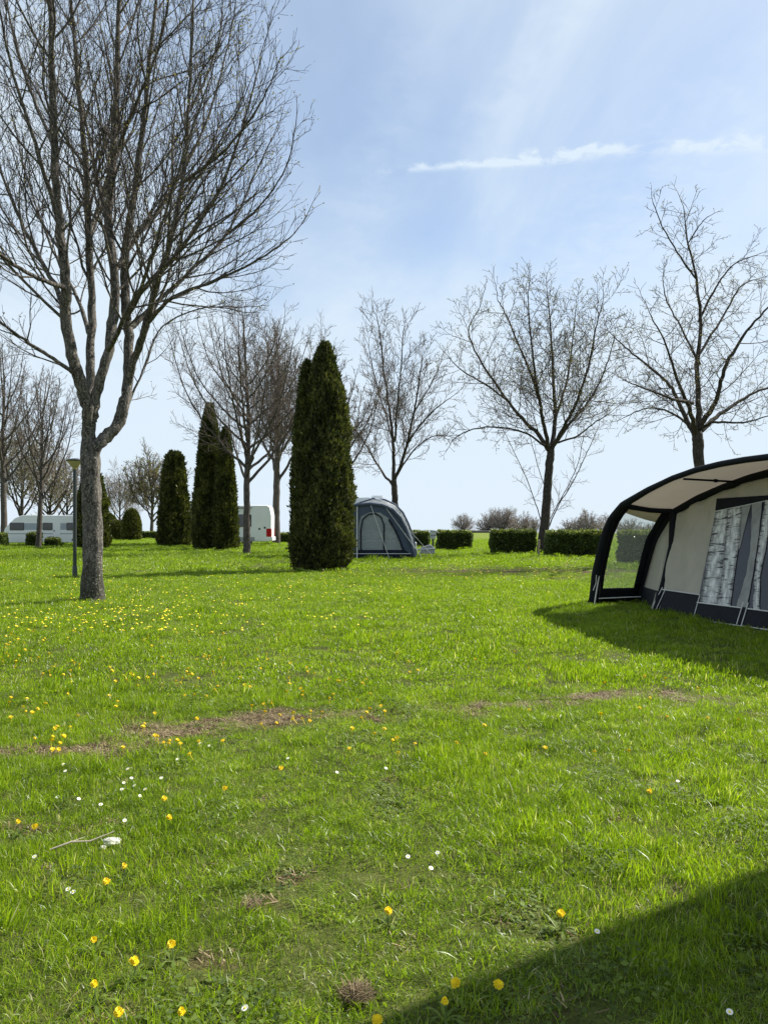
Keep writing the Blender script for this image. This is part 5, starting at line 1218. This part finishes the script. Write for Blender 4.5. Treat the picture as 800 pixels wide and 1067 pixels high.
for i, (px, py) in enumerate(daisies):
    hgt = .045; X, Y = gpt(px, py); k = 1-hgt/EYE; X *= k; Y *= k
    lab = {13: 'lone white daisy at the bottom of the lawn, left of the straw clod', 19: 'small white daisy inside the foreground shade at lower right'}.get(i, 'tiny white daisy scattered in the foreground grass')
    flower('daisy', 'w', (X, Y, Hs(X, Y)), lab, 'daisy', 'daisies in the foreground lawn', 1.05, hgt, R(25), i)

# ---------------------------------------------------------------- litter in the grass: white stone, twig, straw clods
M['stone'] = simple('pale_stone', (.50, .48, .42), .8, var=.25, vscale=30, bmp=.6, bscale=90)
import bmesh
def stone(px, py, s, label, seed):
    X, Y = dpx(px, py); bm = bmesh.new(); bmesh.ops.create_icosphere(bm, subdivisions=4, radius=1)
    for v in bm.verts:
        n = mnoise.noise(v.co*1.3+Vector((seed, 0, 0)))*.35+mnoise.noise(v.co*4+Vector((seed, 0, 0)))*.12; v.co *= (1+n); v.co = Vector((v.co.x*s[0], v.co.y*s[1], v.co.z*s[2]))
    me = bpy.data.meshes.new('stone'); bm.to_mesh(me); bm.free(); me.materials.append(M['stone']); me.polygons.foreach_set('use_smooth', np.ones(len(me.polygons), bool))
    o = bpy.data.objects.new('stone', me); COL.objects.link(o); o.location = (X, Y, Hs(X, Y)+s[2]*1.1); o.rotation_euler = (.15, .1, .3); tag(o, label, 'stone'); return o
stone(116, 881, (.044, .028, .017), 'flat whitish stone lying in the grass on the left', 1.0)
stone(107, 886, (.016, .014, .010), 'small white pebble touching the flat whitish stone', 5.0)
X, Y = dpx(52, 892); X2, Y2 = dpx(94, 884)
m = MB(); m.tube([(X, Y, .03), ((X+X2)/2, (Y+Y2)/2+.01, .045), (X2, Y2, .035), (X2+.10, Y2+.06, .06)], [.004, .005, .004, .002], 7)
m.tube([((X+X2)/2, (Y+Y2)/2+.01, .045), ((X+X2)/2+.05, (Y+Y2)/2+.06, .05)], [.003, .0015], 6)
o = m.build('dry_twig', simple('dry_twig', (.34, .29, .22), .8), None, smooth=True); tag(o, 'thin dry twig lying in the grass left of the whitish stone', 'twig')
def clod(px, py, r_, label, n=420, seed=1, flat=.7, mat='straw'):
    X, Y = dpx(px, py); rr = random.Random(seed); V, F, C = [], [], []
    for i in range(n):
        a = rr.uniform(0, 6.28); q = r_*rr.random()**.6; x, y, z = q*math.cos(a), q*math.sin(a)*.8, rr.uniform(0, r_*flat*(1-q/r_*.6)); d = rr.uniform(0, 6.28); l = rr.uniform(.3, .9)*r_; dz = rr.uniform(-.3, .7)*l; c, s = math.cos(d), math.sin(d); wd_ = rr.uniform(.0008, .002)
        b0 = len(V); V += [(x-s*wd_, y+c*wd_, z), (x+s*wd_, y-c*wd_, z), (x+c*l+s*wd_*.4, y+s*l-c*wd_*.4, max(.002, z+dz)), (x+c*l-s*wd_*.4, y+s*l+c*wd_*.4, max(.002, z+dz)+.001)]; F.append((b0, b0+1, b0+2, b0+3)); C.append(rr.random()*.9)
    o = mesh_obj('straw_clod', V, F, M[mat], attrs={'rnd': ('FACE', C)}); o.location = (X, Y, Hs(X, Y)+.02); tag(o, label, 'straw clod'); return o
clod(371, 1044, .055, 'brown clod of dead straw at the bottom edge beside the foreground shade', 520, flat=.45)
clod(262, 948, .05, 'pale tuft of dry grass in the lower left part of the lawn', 110, 2, flat=.25)
clod(255, 722, .09, 'dark clump of weeds and dead grass above the bare strip', 200, 3, flat=.3)
